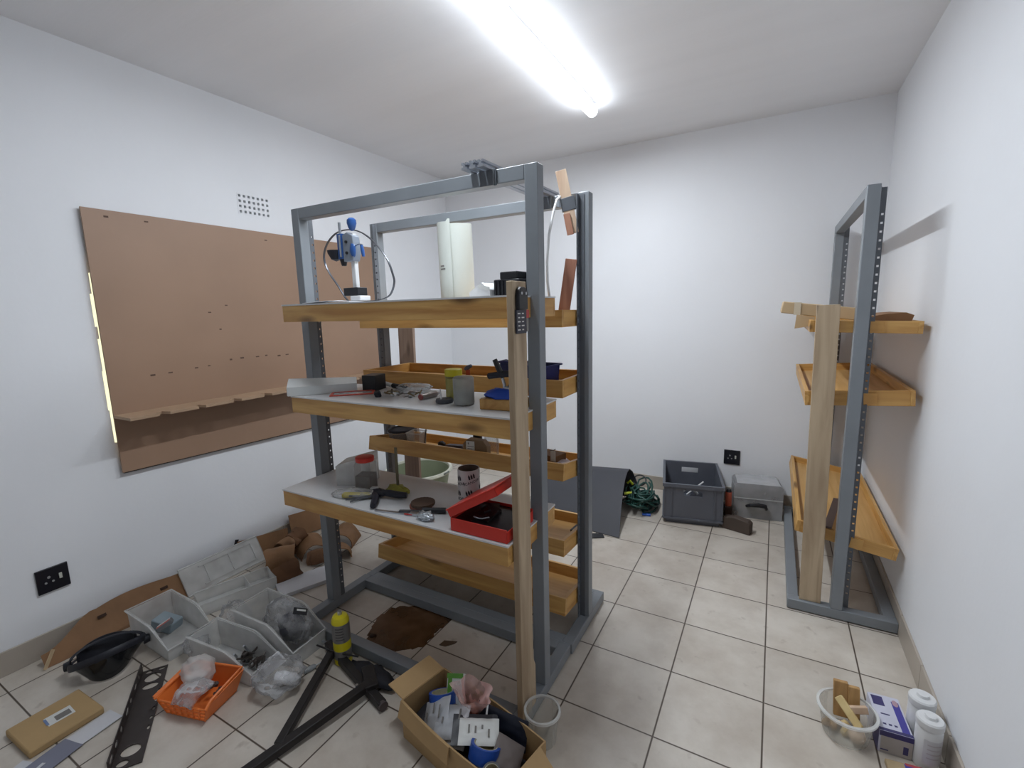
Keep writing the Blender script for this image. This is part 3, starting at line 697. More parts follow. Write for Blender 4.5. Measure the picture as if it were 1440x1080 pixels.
# yellow gas canister
YEL = mat('yellow_paint', srgb(214, 200, 30), rough=.35, var=.05); SIL = mat('silver_band', srgb(140, 138, 136), rough=.35, metal=.5, var=.08)
t = thing('gas_canister', 'yellow and silver gas cylinder standing in front of the near rack base', 'gas cylinder', (-.965, -2.008, 0), (0, 0, 0))
r0 = .0385
mesh('bottom_band', MB().lathe([(.030, 0), (r0, .006), (r0, .030)], 28), YEL, t); mesh('lower_silver', MB().lathe([(r0, .030), (r0, .072)], 28), SIL, t)
mesh('middle_band', MB().lathe([(r0, .072), (r0, .112)], 28), YEL, t); mesh('label_band', MB().lathe([(r0, .112), (r0, .198)], 28), SIL, t)
mesh('shoulder', MB().lathe([(r0, .198), (r0*.98, .210), (r0*.80, .226), (r0*.36, .232)], 28), YEL, t)
mesh('valve', MB().lathe([(.010, .230), (.010, .242), (.007, .243), (.007, .250), (0, .250)], 14), STEEL, t)
pr = MB(); a0 = math.atan2(-1, .85)
for k in range(5):
    pr.lathe([(r0+.0006, .128+.013*k), (r0+.0006, .133+.013*k)], 10, a0=a0-.5, a1=a0+.45-.1*(k % 2))
mesh('printed_lines', pr, mat('print_dark', srgb(88, 86, 88)), t)

# black folding steel frame
t = thing('folding_stand', 'black steel A-shaped folding stand lying on the floor at the bottom edge', 'stand', (-.83, -2.2, 0))
IN = Matrix.Translation(t.location).inverted(); BK = mat('black_steel', srgb(40, 37, 37), rough=.5, metal=.3, var=.2, scale=18)
def fb(name, *a, m=BK, **k):
    b = MB(); beam(b, *a); o = mesh(name, b, m, t, bevel=.003); o.matrix_parent_inverse = IN; return o
fb('crossbar', (-1.085, -1.992, .030), (-.610, -2.125, .022), .034, .034)
fb('long_leg', (-.715, -2.075, .045), (-.845, -2.62, .020), .036, .030)
fb('short_leg', (-1.015, -2.015, .050), (-.812, -2.435, .030), .032, .028)
fb('brace', (-.79, -2.03, .052), (-.69, -2.10, .048), .052, .020)
o = mesh('end_cap', MB().cyl((-.618, -2.122, .022), (-.603, -2.127, .022), .019, seg=14), mat('worn_cap', srgb(84, 74, 74), rough=.6), t); o.matrix_parent_inverse = IN
o = mesh('hinge_bolt', MB().cyl((-1.12, -1.995, .034), (-1.07, -1.985, .034), .006, seg=10), STEEL, t); o.matrix_parent_inverse = IN
o = mesh('rivet', MB().cyl((-.745, -2.13, .058), (-.745, -2.13, .064), .006, seg=10), STEEL, t); o.matrix_parent_inverse = IN
NAV = mat('black_rag', srgb(24, 25, 34), rough=.7, var=.2)
single('black_bag', MB().blob((.125, .050, .026), 17, .3, 2.4, 24, 12, flat=-.022), NAV, 'flat black plastic bag on the floor between the canister and the cardboard box', 'bag', (-.770, -2.030, .0225), (0, 0, R(-3)), smooth=60)
single('thin_rod', MB().tube([(-.11, -.02, .055), (.0, -.012, .054), (.11, .02, .05)], .004, 8), BK, 'thin black rod lying across in front of the yellow gas cylinder', 'rod', (-.975, -2.030, .010))
t = thing('screwdriver', 'small clear-handled steel screwdriver on the floor left of the black frame', 'screwdriver', (-1.045, -2.105, .012), (0, 0, R(74)))
mesh('handle', MB().lathe([(.004, -.045), (.011, -.040), (.012, -.015), (.010, .005), (.005, .010)], 12, M=Matrix.Rotation(PI/2, 4, 'Y')), clear('clear_handle', srgb(180, 186, 190), body=.5), t)
mesh('shaft', MB().cyl((.008, 0, 0), (.06, 0, 0), .003), STEEL, t)
# stained brown sheet below the rack
random.seed(3)
poly = [(-1.04, -1.62), (-1.045, -1.74), (-1.0, -1.83), (-.94, -1.885), (-.83, -1.89), (-.76, -1.83), (-.704, -1.77), (-.706, -1.66), (-.704, -1.55), (-.78, -1.53), (-.86, -1.545), (-.95, -1.55)]
rough_ = []
for (x0_, y0_), (x1_, y1_) in zip(poly, poly[1:]+poly[:1]):
    for k in range(5): rough_.append((x0_+(x1_-x0_)*k/5+random.uniform(-.009, .009), y0_+(y1_-y0_)*k/5+random.uniform(-.009, .009)))
poly = rough_
STN = clear('stained_sheet', srgb(108, 78, 52), body=.70, rough=.28, gloss=.05, var=.3, scale=9)
single('stained_sheet', MB().prism(poly, .0005, .002), STN, 'oil-stained brown sheet on the floor inside the near rack base', 'sheet')
single('dirt_scrap', MB().blob((.018, .012, .005), 3, .4, 3, 12, 8, flat=-.003), mat('dark_dirt', srgb(52, 38, 30), rough=.9), 'dark scrap lying on the stained brown sheet', 'scrap', (-.965, -1.83, .005), (0, 0, .6))
single('dirt_scrap', MB().prism([(-.04, -.012), (-.01, -.022), (.03, -.006), (.042, .008), (.01, .012), (-.02, .016)], 0, .004), mat('brown_scrap', srgb(92, 72, 54), rough=.8), 'brown splinter on the clean tile right of the stained sheet', 'scrap', (-.61, -1.70, .0005), (0, 0, .5))

# ---------------- open cardboard box ----------------
KR = mat('kraft_box', srgb(178, 146, 102), rough=.7, var=.08, scale=5, bump=.08, bscale=40)
t = thing('cardboard_box', 'open cardboard box of packets and blue tape rolls at the bottom centre', 'box', (-.190, -2.128, 0), (0, 0, R(-12)))
b = MB(); L_, W_, h_ = .50, .205, .155; th = .005
b.box((0, 0, .003), (L_, W_, .005))
def wall(f): b.sheet(f, 14, 4, th)
wall(lambda u, v: (-L_/2+L_*u, -W_/2-.012*math.sin(PI*u)*v, h_*v)); wall(lambda u, v: (L_/2-L_*u, W_/2+.010*math.sin(PI*u)*v, h_*v))
b.box((-L_/2, 0, h_/2), (th, W_, h_)); b.box((L_/2, 0, h_/2), (th, W_, h_))
mesh('carton', b, KR, t, smooth=40)
f1 = MB(); beam(f1, (-L_/2, 0, h_), (-L_/2-.088, 0, h_+.012), W_*.95, .004); mesh('flap', f1, KR, t)
f2 = MB(); beam(f2, (L_/2, -.02, h_), (L_/2+.070, -.02, h_-.060), W_*.92, .004); mesh('flap', f2, KR, t)
f3 = MB().sheet(lambda u, v: (-L_/2+L_*.55*u, -W_/2-.012*math.sin(PI*u*.55)-.018*v*(1-u*.3), h_-.055*v), 12, 3, .004); mesh('flap', f3, KR, t, smooth=60)
BX = Matrix.Translation((-.190, -2.128, 0)) @ Matrix.Rotation(R(-12), 4, 'Z')
def inbox(x, y, z): return tuple(BX @ Vector((x, y, z)))
BT = mat('blue_tape', srgb(30, 74, 160), rough=.35, var=.08); CORE = mat('tape_core', srgb(176, 168, 140), rough=.7)
def tape(label, p, rot, r=.05, w=.045, group='rolls of tape in the cardboard box', m=None):
    q = thing('tape_roll', label, 'tape', inbox(*p), rot, group)
    mesh('tape', MB().lathe([(r*.80, -w/2), (r, -w/2), (r, w/2), (r*.80, w/2), (r*.80, -w/2)], 32), m or BT, q); mesh('core', MB().lathe([(r*.74, -w/2), (r*.80, -w/2), (r*.80, w/2), (r*.74, w/2), (r*.74, -w/2)], 32), CORE, q)
tape('blue tape roll leaning at the left end of the cardboard box', (-.170, .022, .122), (R(-24), R(-14), R(10)))
tape('blue tape roll at the bottom right of the cardboard box, beside the grey roll', (.105, -.035, .128), (R(-26), R(8), R(15)))
tape('small grey roll lying flat beside the blue tape at the right end of the box', (.175, -.075, .125), (R(10), R(5), 0), .030, .030, m=mat('grey_tape', srgb(66, 66, 68), rough=.5))
GRN = mat('green_card', srgb(92, 152, 58), rough=.5)
t = thing('card_packet', 'white packet with a green stripe standing at the back of the cardboard box', 'packet', inbox(-.150, .070, .140), (R(58), R(-25), R(-8)))
mesh('packet', MB().box((0, 0, 0), (.095, .10, .012)), LBL, t, bevel=.002); mesh('green_stripe', MB().box((-.028, .0, .0066), (.024, .10, .0012)), GRN, t); mesh('green_edge', MB().box((.0, .042, .0068), (.095, .016, .0012)), GRN, t)
PINKF = clear('pink_film', srgb(232, 196, 190), body=.42, rough=.18, gloss=.3, var=.4, scale=20)
t = thing('pink_bag', 'gathered pinkish clear bag with an orange-brown tied end standing in the cardboard box', 'plastic bag', inbox(-.045, .055, .105), (R(12), R(8), R(10)))
def fpk(u, v):
    a = 2*PI*u; z = v*.135; r = .022+.050*(v**1.4); k = 1+.16*math.sin(5*a+v*4)+.12*noise.noise(Vector((3*math.cos(a), 3*math.sin(a), v*4)))
    return (r*k*math.cos(a), r*.65*k*math.sin(a), z)
mesh('film', MB().sheet(fpk, 40, 12), PINKF, t, smooth=180)
mesh('tied_end', MB().lathe([(.018, -.055), (.024, -.05), (.026, -.02), (.020, .005), (.026, .035), (.012, .05)], 18, sy=.7), mat('orange_brown_rubber', srgb(150, 84, 58), rough=.5, var=.15), t)
SLV = mat('silver_packet', srgb(176, 178, 182), rough=.35, metal=.2, var=.12, scale=14); CHR = mat('charcoal_packet', srgb(52, 52, 58), rough=.45)
def packet(label, p, rot, d, m, marks=0, cat='packet'):
    q = thing('zip_packet', label, cat, inbox(*p), rot, 'packets in the cardboard box')
    f = lambda u, v: ((u-.5)*d[0], (v-.5)*d[1], d[2]*math.sin(PI*u)**.6*math.sin(PI*v)**.6+.003*noise.noise(Vector((u*5, v*5, d[0]*90))))
    mesh('packet', MB().sheet(f, 16, 14, .004), m, q, smooth=80)
    random.seed(int(d[0]*1000))
    if marks:
        k = MB()
        for i in range(marks): k.box((-.25*d[0]+.5*d[0]*i/max(1, marks-1), random.uniform(-.2, .2)*d[1], d[2]+.0025), (.006, d[1]*random.uniform(.12, .4), .0008))
        mesh('printed_marks', k, INK, q)
    return q
packet('white labelled packet lying on top in the middle of the cardboard box', (.055, -.01, .150), (R(16), R(4), R(30)), (.135, .085, .006), LBL, 4)
packet('charcoal packet under the white labelled packet', (.030, -.005, .138), (R(16), R(4), R(30)), (.155, .100, .006), CHR)
packet('silver zip packet left of the white labelled packet', (-.055, -.035, .138), (R(22), R(-8), R(18)), (.12, .11, .010), SLV, 2)
packet('grey crinkled packet standing at the left front of the cardboard box', (-.125, -.045, .125), (R(32), R(-32), R(8)), (.12, .11, .016), SLV, 3)
packet('silver packet with a white sticker at the front edge of the cardboard box', (-.03, -.052, .112), (R(22), R(-6), R(6)), (.11, .070, .010), SLV, 0)
packet('dark packet deep in the left part of the cardboard box', (-.20, -.03, .065), (R(10), R(-15), R(0)), (.11, .13, .02), CHR)
packet('dark navy packet against the back wall of the cardboard box', (.075, .080, .115), (R(72), R(0), R(0)), (.20, .10, .008), mat('navy_packet', srgb(30, 34, 48), rough=.45))
packet('brown paper packet tucked beside the right wall of the cardboard box', (.165, .01, .115), (R(20), R(30), R(20)), (.10, .10, .012), mat('grey_brown_packet', srgb(112, 102, 98), rough=.6))
single('white_stick', MB().cyl((0, -.03, 0), (0, .03, 0), .0035), WHITE, 'short white stick poking up behind the white labelled packet', 'stick', inbox(.020, .065, .150), (R(40), 0, R(20)))
single('pipe_fitting', MB().lathe([(.010, -.02), (.016, -.02), (.016, .02), (.010, .02), (.010, -.02)], 16), METB, 'dark metal pipe fitting beside the pink bag in the box', 'fitting', inbox(-.095, .012, .128), (R(50), 0, .4))
packet('mixed filling of small dark packets at the bottom of the cardboard box', (.02, -.0, .050), (0, 0, R(-12)), (.38, .16, .035), CHR)

# ---------------- clear bucket and planks by the near rack ----------------
TUBM = clear('clear_tub', srgb(226, 225, 220), body=.09, rough=.2, gloss=.12, var=.15)
t = thing('clear_bucket', 'small empty clear plastic bucket on the floor at the near rack right foot', 'bucket', (.003, -1.950, 0))
mesh('body', MB().lathe([(.0, .002), (.044, .002), (.048, .008), (.060, .128), (.0585, .128), (.0465, .010), (.0, .005)], 36), TUBM, t)
mesh('rim', MB().lathe([(.060, .122), (.066, .122), (.066, .131), (.0585, .131), (.0585, .126), (.060, .122)], 36), MILK, t)
t = thing('wood_plank', 'tall weathered plank standing on edge against the right end of the near rack shelves', 'plank', (-.0785, -1.92, .056))
pl = MB(); M_ = frame((0, 0, 0), (0, 1, 0), y=(0, 0, 1))
pl.prism([(-.048, 0), (.062, 0), (.062, .16), (.044, .20), (.044, 1.585), (-.048, 1.585)], -.0115, .0115, M_)
mesh('board', pl, RAW, t, bevel=.002)
t = thing('tool_pouch', 'black clip tool on a printed card with a red tag, near the plank top', 'tool pack', (-.066, -1.925, 1.55))
b = MB(); b.prism([(-.030, .0), (.030, .0), (.030, .045), (.022, .066), (.010, .072), (-.012, .072), (-.024, .064), (-.030, .045)], -.0, .016, frame((0, 0, 0), (0, 1, 0), y=(0, 0, 1)))
mesh('clip', b, BLACK, t, bevel=.003)
mesh('card', MB().box((.004, 0, -.038), (.006, .066, .076)), mat('dark_blue_card', srgb(52, 54, 66), rough=.45), t)
mk = MB()
for c_ in range(2):
    for k in range(5): mk.box((.0073, -.018+.026*c_, -.012-.013*k), (.0006, .018-.006*((k+c_) % 2), .004))
mesh('printed_marks', mk, LBL, t)
mesh('red_tag', MB().box((.004, .043, -.014), (.006, .020, .026)), mat('red_tag', srgb(178, 62, 62)), t); mesh('white_tag', MB().box((.004, .041, -.05), (.006, .014, .044)), mat('tag_grey', srgb(128, 126, 122)), t)
for y in (-.015, .014): mesh('snap', MB().cyl((.016, y, .052), (.018, y, .052), .005, seg=10), STEEL, t)
RAWX = wood('raw_plank_dusky', srgb(150, 128, 112), srgb(120, 98, 84), 'Z', .65)
single('wood_plank', MB().box((0, 0, .725), (.125, .022, 1.45)), RAWX, 'plank standing upright behind the left end of the pine-tray rack', 'plank', (-1.448, -.945, 0), (R(-1), 0, 0), bevel=.002)
single('wood_plank', MB().box((0, 0, .74), (.092, .020, 1.48)), RAW, 'weathered plank standing on the foot of the right-wall rack in front of its trays', 'plank', (.888, -.662, .0565), (R(-.3), R(-.7), 0), bevel=.002)
# ---------------- bottom white shelf of the near rack ----------------
ZB, ZM, ZT = .7585, 1.1885, 1.5985
DARKC = mat('dark_contents', srgb(74, 62, 54), rough=.8, var=.3, scale=40)
RED = mat('red_plastic', srgb(206, 52, 40), rough=.4, var=.05)
t = thing('clear_tub', 'milky clear tub with a small dark print on the left of the bottom white shelf', 'tub', (-1.040, -1.775, ZB), (0, 0, R(25)))
b = MB(); L_, W_, h_ = .165, .105, .115
prof = [(-L_/2, 0), (L_/2, 0), (L_/2, h_*1.22), (-L_/2+.01, h_*.86), (-L_/2, h_*.8)]
for s in (-1, 1): b.prism(prof, -.001, .001, XZ(s*W_/2))
b.box((0, 0, .001), (L_, W_, .002)); b.box((-L_/2, 0, h_*.4), (.002, W_, h_*.8)); b.box((L_/2, 0, h_*.61), (.002, W_, h_*1.22))
beam(b, (-L_/2+.01, 0, h_*.86), (L_/2, 0, h_*1.22), W_, .002); mesh('shell', b, MILK, t)
mesh('dark_print', MB().prism([(-.018, -.010), (.018, -.010), (.018, .018), (.010, .004), (0, .008)], -.0006, .0006, XZ(-W_/2-.0015) @ Matrix.Translation((.03, .055, 0))), BLACK, t)
t = thing('storage_jar', 'square clear jar with a red screw lid and dark contents on the bottom white shelf', 'jar', (-.922, -1.835, ZB), (0, 0, R(20)))
mesh('jar_body', MB().lathe([(0, .002), (.052, .002), (.054, .010), (.054, .125), (.046, .138), (.040, .140)], 4, M=Matrix.Rotation(PI/4, 4, 'Z')), JARM, t, bevel=.008)
mesh('contents', MB().lathe([(0, .006), (.049, .006), (.049, .075), (0, .082)], 4, M=Matrix.Rotation(PI/4, 4, 'Z')), DARKC, t)
mesh('lid', MB().lathe([(.038, .138), (.041, .138), (.041, .156), (.036, .158), (0, .158)], 28), RED, t)
single('white_block', MB().box((0, 0, .0125), (.034, .022, .025)), WHITE, 'small white block between the red-lidded jar and the black pliers', 'block', (-.868, -1.842, ZB), (0, 0, R(28)), bevel=.003)
YG = mat('yellow_green', srgb(150, 146, 62), rough=.6, var=.25, scale=30)
t = thing('upright_clamp', 'thin upright rod rising from a yellow-green lump on the bottom white shelf', 'clamp', (-.775, -1.800, ZB))
mesh('rod', MB().box((0, .01, .105), (.013, .006, .20)), mat('olive_rod', srgb(116, 108, 84), rough=.45, metal=.3), t, bevel=.001)
mesh('base', MB().blob((.062, .036, .022), 9, .35, 2.4, 20, 10, flat=-.010, M=Matrix.Translation((.004, 0, .011))), YG, t, smooth=40)
t = thing('knife_pack', 'yellow and black cutter in a clear sleeve at the front of the bottom white shelf', 'cutter', (-.900, -1.925, ZB), (0, 0, R(24)))
mesh('body', MB().box((.01, 0, .012), (.13, .030, .018)), mat('dull_yellow', srgb(196, 178, 40), rough=.5), t, bevel=.004); mesh('black_strip', MB().box((.025, -.016, .014), (.09, .003, .008)), BLACK, t)
mesh('sleeve', MB().blob((.105, .036, .026), 12, .15, 2.5, 22, 10, flat=-.012, M=Matrix.Translation((-.005, .010, .013))), FILM, t, smooth=180)
NVY = mat('navy_rubber', srgb(28, 30, 42), rough=.55, var=.1)
t = thing('pliers', 'pliers with fat navy handles and grey jaws on the bottom white shelf', 'pliers', (-.765, -1.905, ZB))
mesh('handle', MB().tube([(-.055, .015, .018), (-.02, -.01, .018), (.01, -.05, .017), (.03, -.078, .016)], [.012, .015, .015, .012], 10), NVY, t)
mesh('handle', MB().tube([(-.040, .035, .022), (.01, .04, .024), (.055, .05, .020), (.085, .066, .018)], [.012, .015, .015, .012], 10), NVY, t)
mesh('grip', MB().blob((.04, .022, .017), 4, .2, 2, 16, 8, M=Matrix.Translation((-.045, .035, .019))), NVY, t)
JAW = mat('grey_jaw', srgb(98, 100, 104), rough=.4, metal=.6)
mesh('jaw', MB().tube([(-.05, .012, .014), (-.09, -.03, .010), (-.105, -.075, .007)], [.008, .006, .003], 8), JAW, t); mesh('jaw', MB().tube([(-.06, .022, .012), (-.11, -.035, .008), (-.145, -.065, .006)], [.007, .005, .003], 8), JAW, t)
DB = mat('dark_brown_disc', srgb(86, 66, 54), rough=.65, var=.2, scale=30)
def disc(label, z, r, m, dx):
    b = MB(); n = 44
    poly = [((r*(1+.03*(i % 2)))*math.cos(2*PI*i/n), (r*(1+.03*(i % 2)))*math.sin(2*PI*i/n)) for i in range(n)]
    b.prism(poly, 0, .011); single('sanding_disc', b, m, label, 'disc', (-.565+dx, -1.872, z), (0, 0, dx*30), 'discs stacked on the bottom shelf')
disc('reddish disc under the dark scalloped disc on the bottom white shelf', ZB+.0005, .046, mat('reddish_disc', srgb(138, 82, 64), rough=.7), -.010)
disc('dark brown scalloped disc on top of the small stack of discs', ZB+.0125, .048, DB, 0)
t = thing('black_file', 'black-handled grey file lying in front of the stacked discs', 'file', (-.520, -1.915, ZB+.012), (0, 0, R(24)))
mesh('handle', MB().cyl((-.01, 0, 0), (.085, 0, 0), .011, .012, 14), BLACK, t); mesh('blade', MB().box((-.055, 0, -.004), (.10, .016, .005)), JAW, t)
t = thing('caliper', 'long thin silver caliper at the front edge of the bottom white shelf', 'caliper', (-.600, -1.962, ZB+.003), (0, 0, R(12)))
mesh('beam', MB().box((0, 0, 0), (.24, .014, .005)), STEEL, t); mesh('slider', MB().box((.06, .002, .003), (.045, .024, .009)), STEEL, t); mesh('red_mark', MB().box((.035, -.009, .003), (.035, .004, .004)), RED, t)
film_bag('foil_wrap', 'crumpled bright foil scrap at the front edge of the bottom white shelf', (-.478, -1.960, ZB+.015), (.034, .022, .015), 6, R(10), m=mat('bright_foil', srgb(196, 204, 210), rough=.2, metal=.7, var=.15, scale=40), cat='foil', amp=.5)
# printed cardboard tube
t = thing('printed_tube', 'white cardboard tube with black printed marks standing on the bottom white shelf', 'tube', (-.392, -1.785, ZB))
rt, ht = .0445, .166
mesh('tube', MB().lathe([(rt-.003, .0), (rt, .0), (rt, ht), (rt-.003, ht), (rt-.003, 0)], 40), mat('white_tube_paper', srgb(206, 200, 198), rough=.5, var=.03), t)
mesh('inside', MB().lathe([(rt-.0035, .003), (rt-.0035, ht-.0005)], 40, caps=False), mat('brown_tube_inside', srgb(104, 84, 72), rough=.8), t)
INKB = mat('black_ink', srgb(44, 42, 46), rough=.6)
def wrap(parent, me_fn, ang, z, tilt, m, name):
    """bend flat print around the tube"""
    o = me_fn(); me = o.data; ca, sa = math.cos(tilt), math.sin(tilt)
    for v in me.vertices:
        x, y = v.co.x*ca-v.co.y*sa, v.co.x*sa+v.co.y*ca; a = ang+x/rt; r = rt+.0006+max(0, v.co.z)
        v.co = (r*math.cos(a), r*math.sin(a), z+y)
    o.parent = parent; o.location = (0, 0, 0); o.rotation_euler = (0, 0, 0)
def word(): return text('SCANDIA', .0160, INKB, t, (0, 0, 0), (0, 0, 0), 'printed_word', .0001)
def claws():
    b = MB()
    for k in range(3):
        x = -.010+.010*k; b.add([(x, 0, 0), (x+.0062, 0, 0), (x+.0075, .012, 0), (x+.003, .022, 0), (x-.0005, .012, 0)], [(0, 1, 2, 3, 4)])
    return mesh('printed_mark', b, INKB, t, smooth=0)
vd = math.atan2(-3.28+1.785, .659+.392)
for a, z in ((-.08, .052), (.20, .118), (-1.25, .045), (-1.12, .108), (1.35, .070), (1.55, .132), (2.5, .04), (2.8, .108), (3.9, .06)):
    wrap(t, word, vd+a, z, R(14), INKB, 'w'); wrap(t, claws, vd+a+.02, z+.014, R(14), INKB, 'c')
# red case standing half open
t = thing('red_case', 'open red plastic case of black tools on the bottom white shelf behind the plank', 'case', (-.338, -1.990, ZB))
w_, d_, hb = .238, .200, .050
b = MB(); th = .004
b.box((w_/2, d_/2, th/2), (w_, d_, th)); b.box((w_/2, th/2, hb/2), (w_, th, hb)); b.box((w_/2, d_-th/2, hb/2), (w_, th, hb)); b.box((th/2, d_/2, hb/2), (th, d_, hb)); b.box((w_-th/2, d_/2, hb*.42), (th, d_, hb*.84))
mesh('base', b, RED, t, bevel=.003)
ld = MB(); ld.box((w_/2, d_/2, .030), (w_+.006, d_+.004, .004)); ld.box((w_/2, th/2, .015), (w_, th, .03)); ld.box((w_/2, d_-th/2, .015), (w_, th, .03)); ld.box((th/2, d_/2, .015), (th, d_, .03)); ld.box((w_-th/2, d_/2, .015), (th, d_, .03))
mesh('lid', ld, RED, t, loc=(0, 0, hb), rot=(0, R(-30), 0), bevel=.003)
mesh('foam_insert', MB().box((w_/2, d_/2, .022), (w_-.01, d_-.01, .034)), BLACK, t)
random.seed(8)
for i in range(5):
    o = MB(); o.box((0, 0, 0), (random.uniform(.05, .08), random.uniform(.03, .05), .010))
    single('black_tool', o, mat('tool_black', srgb(34, 32, 34), rough=.3) if 'tool_black' not in MATS else MATS['tool_black'], 'small black tool lying among others in the open red case', 'tool', (-.24+random.uniform(-.03, .05), -1.93+.022*i, ZB+.046), (random.uniform(-.2, .2), random.uniform(-.3, .1), random.uniform(0, 3)), 'tools in the red case')
single('steel_clip', MB().tube([(-.03, 0, 0), (0, -.008, .002), (.01, -.004, .002), (.03, .012, .004)], .0025, 6), STEEL, 'thin bright wire clip on the tools in the red case', 'clip', (-.225, -1.960, ZB+.058))

# ---------------- middle white shelf ----------------
t = thing('white_trunking', 'white folded metal channel overhanging the left front of the middle white shelf', 'channel', (-1.245, -1.958, ZM+.001), (0, 0, math.atan2(.222, .202)))
b = MB(); L_ = .300
b.add([(0, 0, 0), (L_, 0, 0), (L_, 0, .040), (0, 0, .040), (0, .085, .070), (L_, .085, .058), (0, .003, 0), (L_, .003, 0), (L_, .003, .037), (0, .003, .037), (0, .085, .066), (L_, .085, .054)],
      [(0, 1, 2, 3), (3, 2, 5, 4), (7, 6, 9, 8), (8, 9, 10, 11), (1, 7, 8, 2), (6, 0, 3, 9), (2, 8, 11, 5), (9, 3, 4, 10), (4, 5, 11, 10), (0, 6, 7, 1)])
mesh('folded_sheet', b, mat('white_metal', srgb(216, 219, 218), rough=.3, var=.02), t, smooth=0)
e = MB(); e.add([(0, .001, .002), (0, .082, .002), (0, .082, .064), (0, .002, .038), (-.002, .001, .002), (-.002, .082, .002), (-.002, .082, .064), (-.002, .002, .038)], [(0, 1, 2, 3), (7, 6, 5, 4), (0, 4, 5, 1), (1, 5, 6, 2), (2, 6, 7, 3), (3, 7, 4, 0)])
mesh('end_plate', e, WHITE, t, smooth=0)
single('black_box', MB().box((0, 0, .036), (.075, .085, .072)), BLACK, 'black box at the right end of the white channel on the middle shelf', 'box', (-1.015, -1.655, ZM), (0, 0, R(10)), bevel=.002)
t = thing('red_frame_sheet', 'flat clear sleeve with a red border lying on the middle white shelf', 'sleeve', (-1.020, -1.785, ZM), (0, 0, R(42)))
b = MB()
for s in (-1, 1): b.box((0, s*.045, .003), (.19, .010, .005)); b.box((s*.09, 0, .003), (.010, .09, .005))
mesh('border', b, mat('coral_red', srgb(214, 90, 72), rough=.4), t); mesh('window', MB().box((0, 0, .0015), (.17, .08, .002)), FILM, t)
t = thing('paint_brush', 'black brush with a white band lying at the back of the middle white shelf', 'brush', (-.955, -1.600, ZM+.014), (0, R(3), R(-4)))
mesh('handle', MB().lathe([(.006, 0), (.012, .01), (.011, .09), (.008, .10)], 14, M=Matrix.Rotation(PI/2, 4, 'Y')), BLACK, t)
mesh('white_band', MB().cyl((-.050, 0, .004), (.002, 0, 0), .010), WHITE, t); mesh('bristle_head', MB().lathe([(.018, -.10), (.016, -.07), (.010, -.05)], 14, M=Matrix.Rotation(PI/2, 4, 'Y'), sx=.6), BLACK, t)
single('navy_cap', MB().lathe([(0, 0), (.014, 0), (.015, .018), (.012, .026), (0, .026)], 18), NVY, 'small navy cap at the left end of the metal fittings on the middle shelf', 'cap', (-.845, -1.800, ZM), (R(20), 0, 0))
BRS = mat('tarnished_brass', srgb(136, 122, 92), rough=.35, metal=.7, var=.2, scale=30)
random.seed(21)
for i in range(22):
    k = i % 3; o = MB()
    if k == 0: o.tube([(-.018, 0, 0), (0, .004, 0), (.018, 0, 0)], .0035, 6); 
    elif k == 1: o.lathe([(.009, -.0025), (.009, .0025), (.0045, .0025), (.0045, -.0025), (.009, -.0025)], 14)
    else: o.box((0, 0, 0), (.034, .010, .003))
    single('metal_fitting', o, (BRS, STEEL, METB)[(i*7) % 3], 'small loose metal fitting in the scattered pile on the middle white shelf', 'fitting', (-.755+random.uniform(-.085, .085), -1.742+random.uniform(-.04, .04), ZM+.005+random.uniform(0, .012)), (random.uniform(-.6, .6), random.uniform(-.6, .6), random.uniform(0, 6)), 'metal fittings on the middle shelf')
film_bag('clear_pouch', 'small clear pouch behind the metal fittings on the middle white shelf', (-.795, -1.620, ZM+.018), (.09, .045, .018), 19, R(10), flat=-.0175)
t = thing('steel_cylinder', 'grey cylinder with a dull red end lying on the middle white shelf', 'cylinder', (-.610, -1.745, ZM+.013), (0, 0, R(8)))
mesh('barrel', MB().cyl((-.008, -.045, 0), (.012, .04, 0), .0125, seg=18), mat('warm_grey_metal', srgb(150, 142, 140), rough=.35, metal=.4), t); mesh('red_end', MB().cyl((-.0095, -.051, 0), (-.008, -.045, 0), .0125, seg=18), mat('dull_red', srgb(140, 66, 62), rough=.5), t); mesh('steel_tip', MB().cyl((.012, .04, 0), (.018, .066, 0), .009, .006), STEEL, t)
t = thing('small_jar', 'clear jar with a bright yellow lid and yellow label on the middle white shelf', 'jar', (-.497, -1.715, ZM))
mesh('jar_body', MB().lathe([(0, .002), (.032, .002), (.034, .010), (.034, .088), (.031, .096)], 28), clear('yellowish_jar', srgb(196, 190, 110), body=.7), t); mesh('contents', MB().lathe([(0, .004), (.0325, .004), (.0325, .030), (0, .032)], 24), mat('dark_grey_contents', srgb(72, 78, 84), rough=.7), t)
mesh('lid', MB().lathe([(.033, .098), (.0365, .098), (.0365, .124), (.034, .126), (0, .126)], 28), YEL, t); mesh('neck_band', MB().lathe([(.034, .088), (.035, .092), (.0345, .099)], 24), mat('olive_band', srgb(140, 130, 70), rough=.5), t)
t = thing('frosted_jar', 'frosted jar half full of dark grey material at the front of the middle white shelf', 'jar', (-.392, -1.795, ZM))
mesh('jar_body', MB().lathe([(0, .002), (.0385, .002), (.041, .008), (.041, .104), (.036, .110), (0, .111)], 32), clear('frosted_jar_glass', srgb(196, 198, 194), body=.55, rough=.5), t)
mesh('contents', MB().lathe([(0, .004), (.0395, .004), (.0395, .052), (0, .055)], 28), mat('grey_powder', srgb(74, 80, 84), rough=.9, var=.12, scale=20), t)
t = thing('dark_puck', 'low dark round puck with a white peg left of the frosted jar', 'puck', (-.488, -1.795, ZM))
mesh('puck', MB().lathe([(0, 0), (.034, 0), (.036, .006), (.034, .016), (0, .018)], 24), mat('slate_puck', srgb(70, 74, 80), rough=.5), t); mesh('white_peg', MB().cyl((-.002, -.018, .016), (-.004, -.02, .058), .0035), WHITE, t)
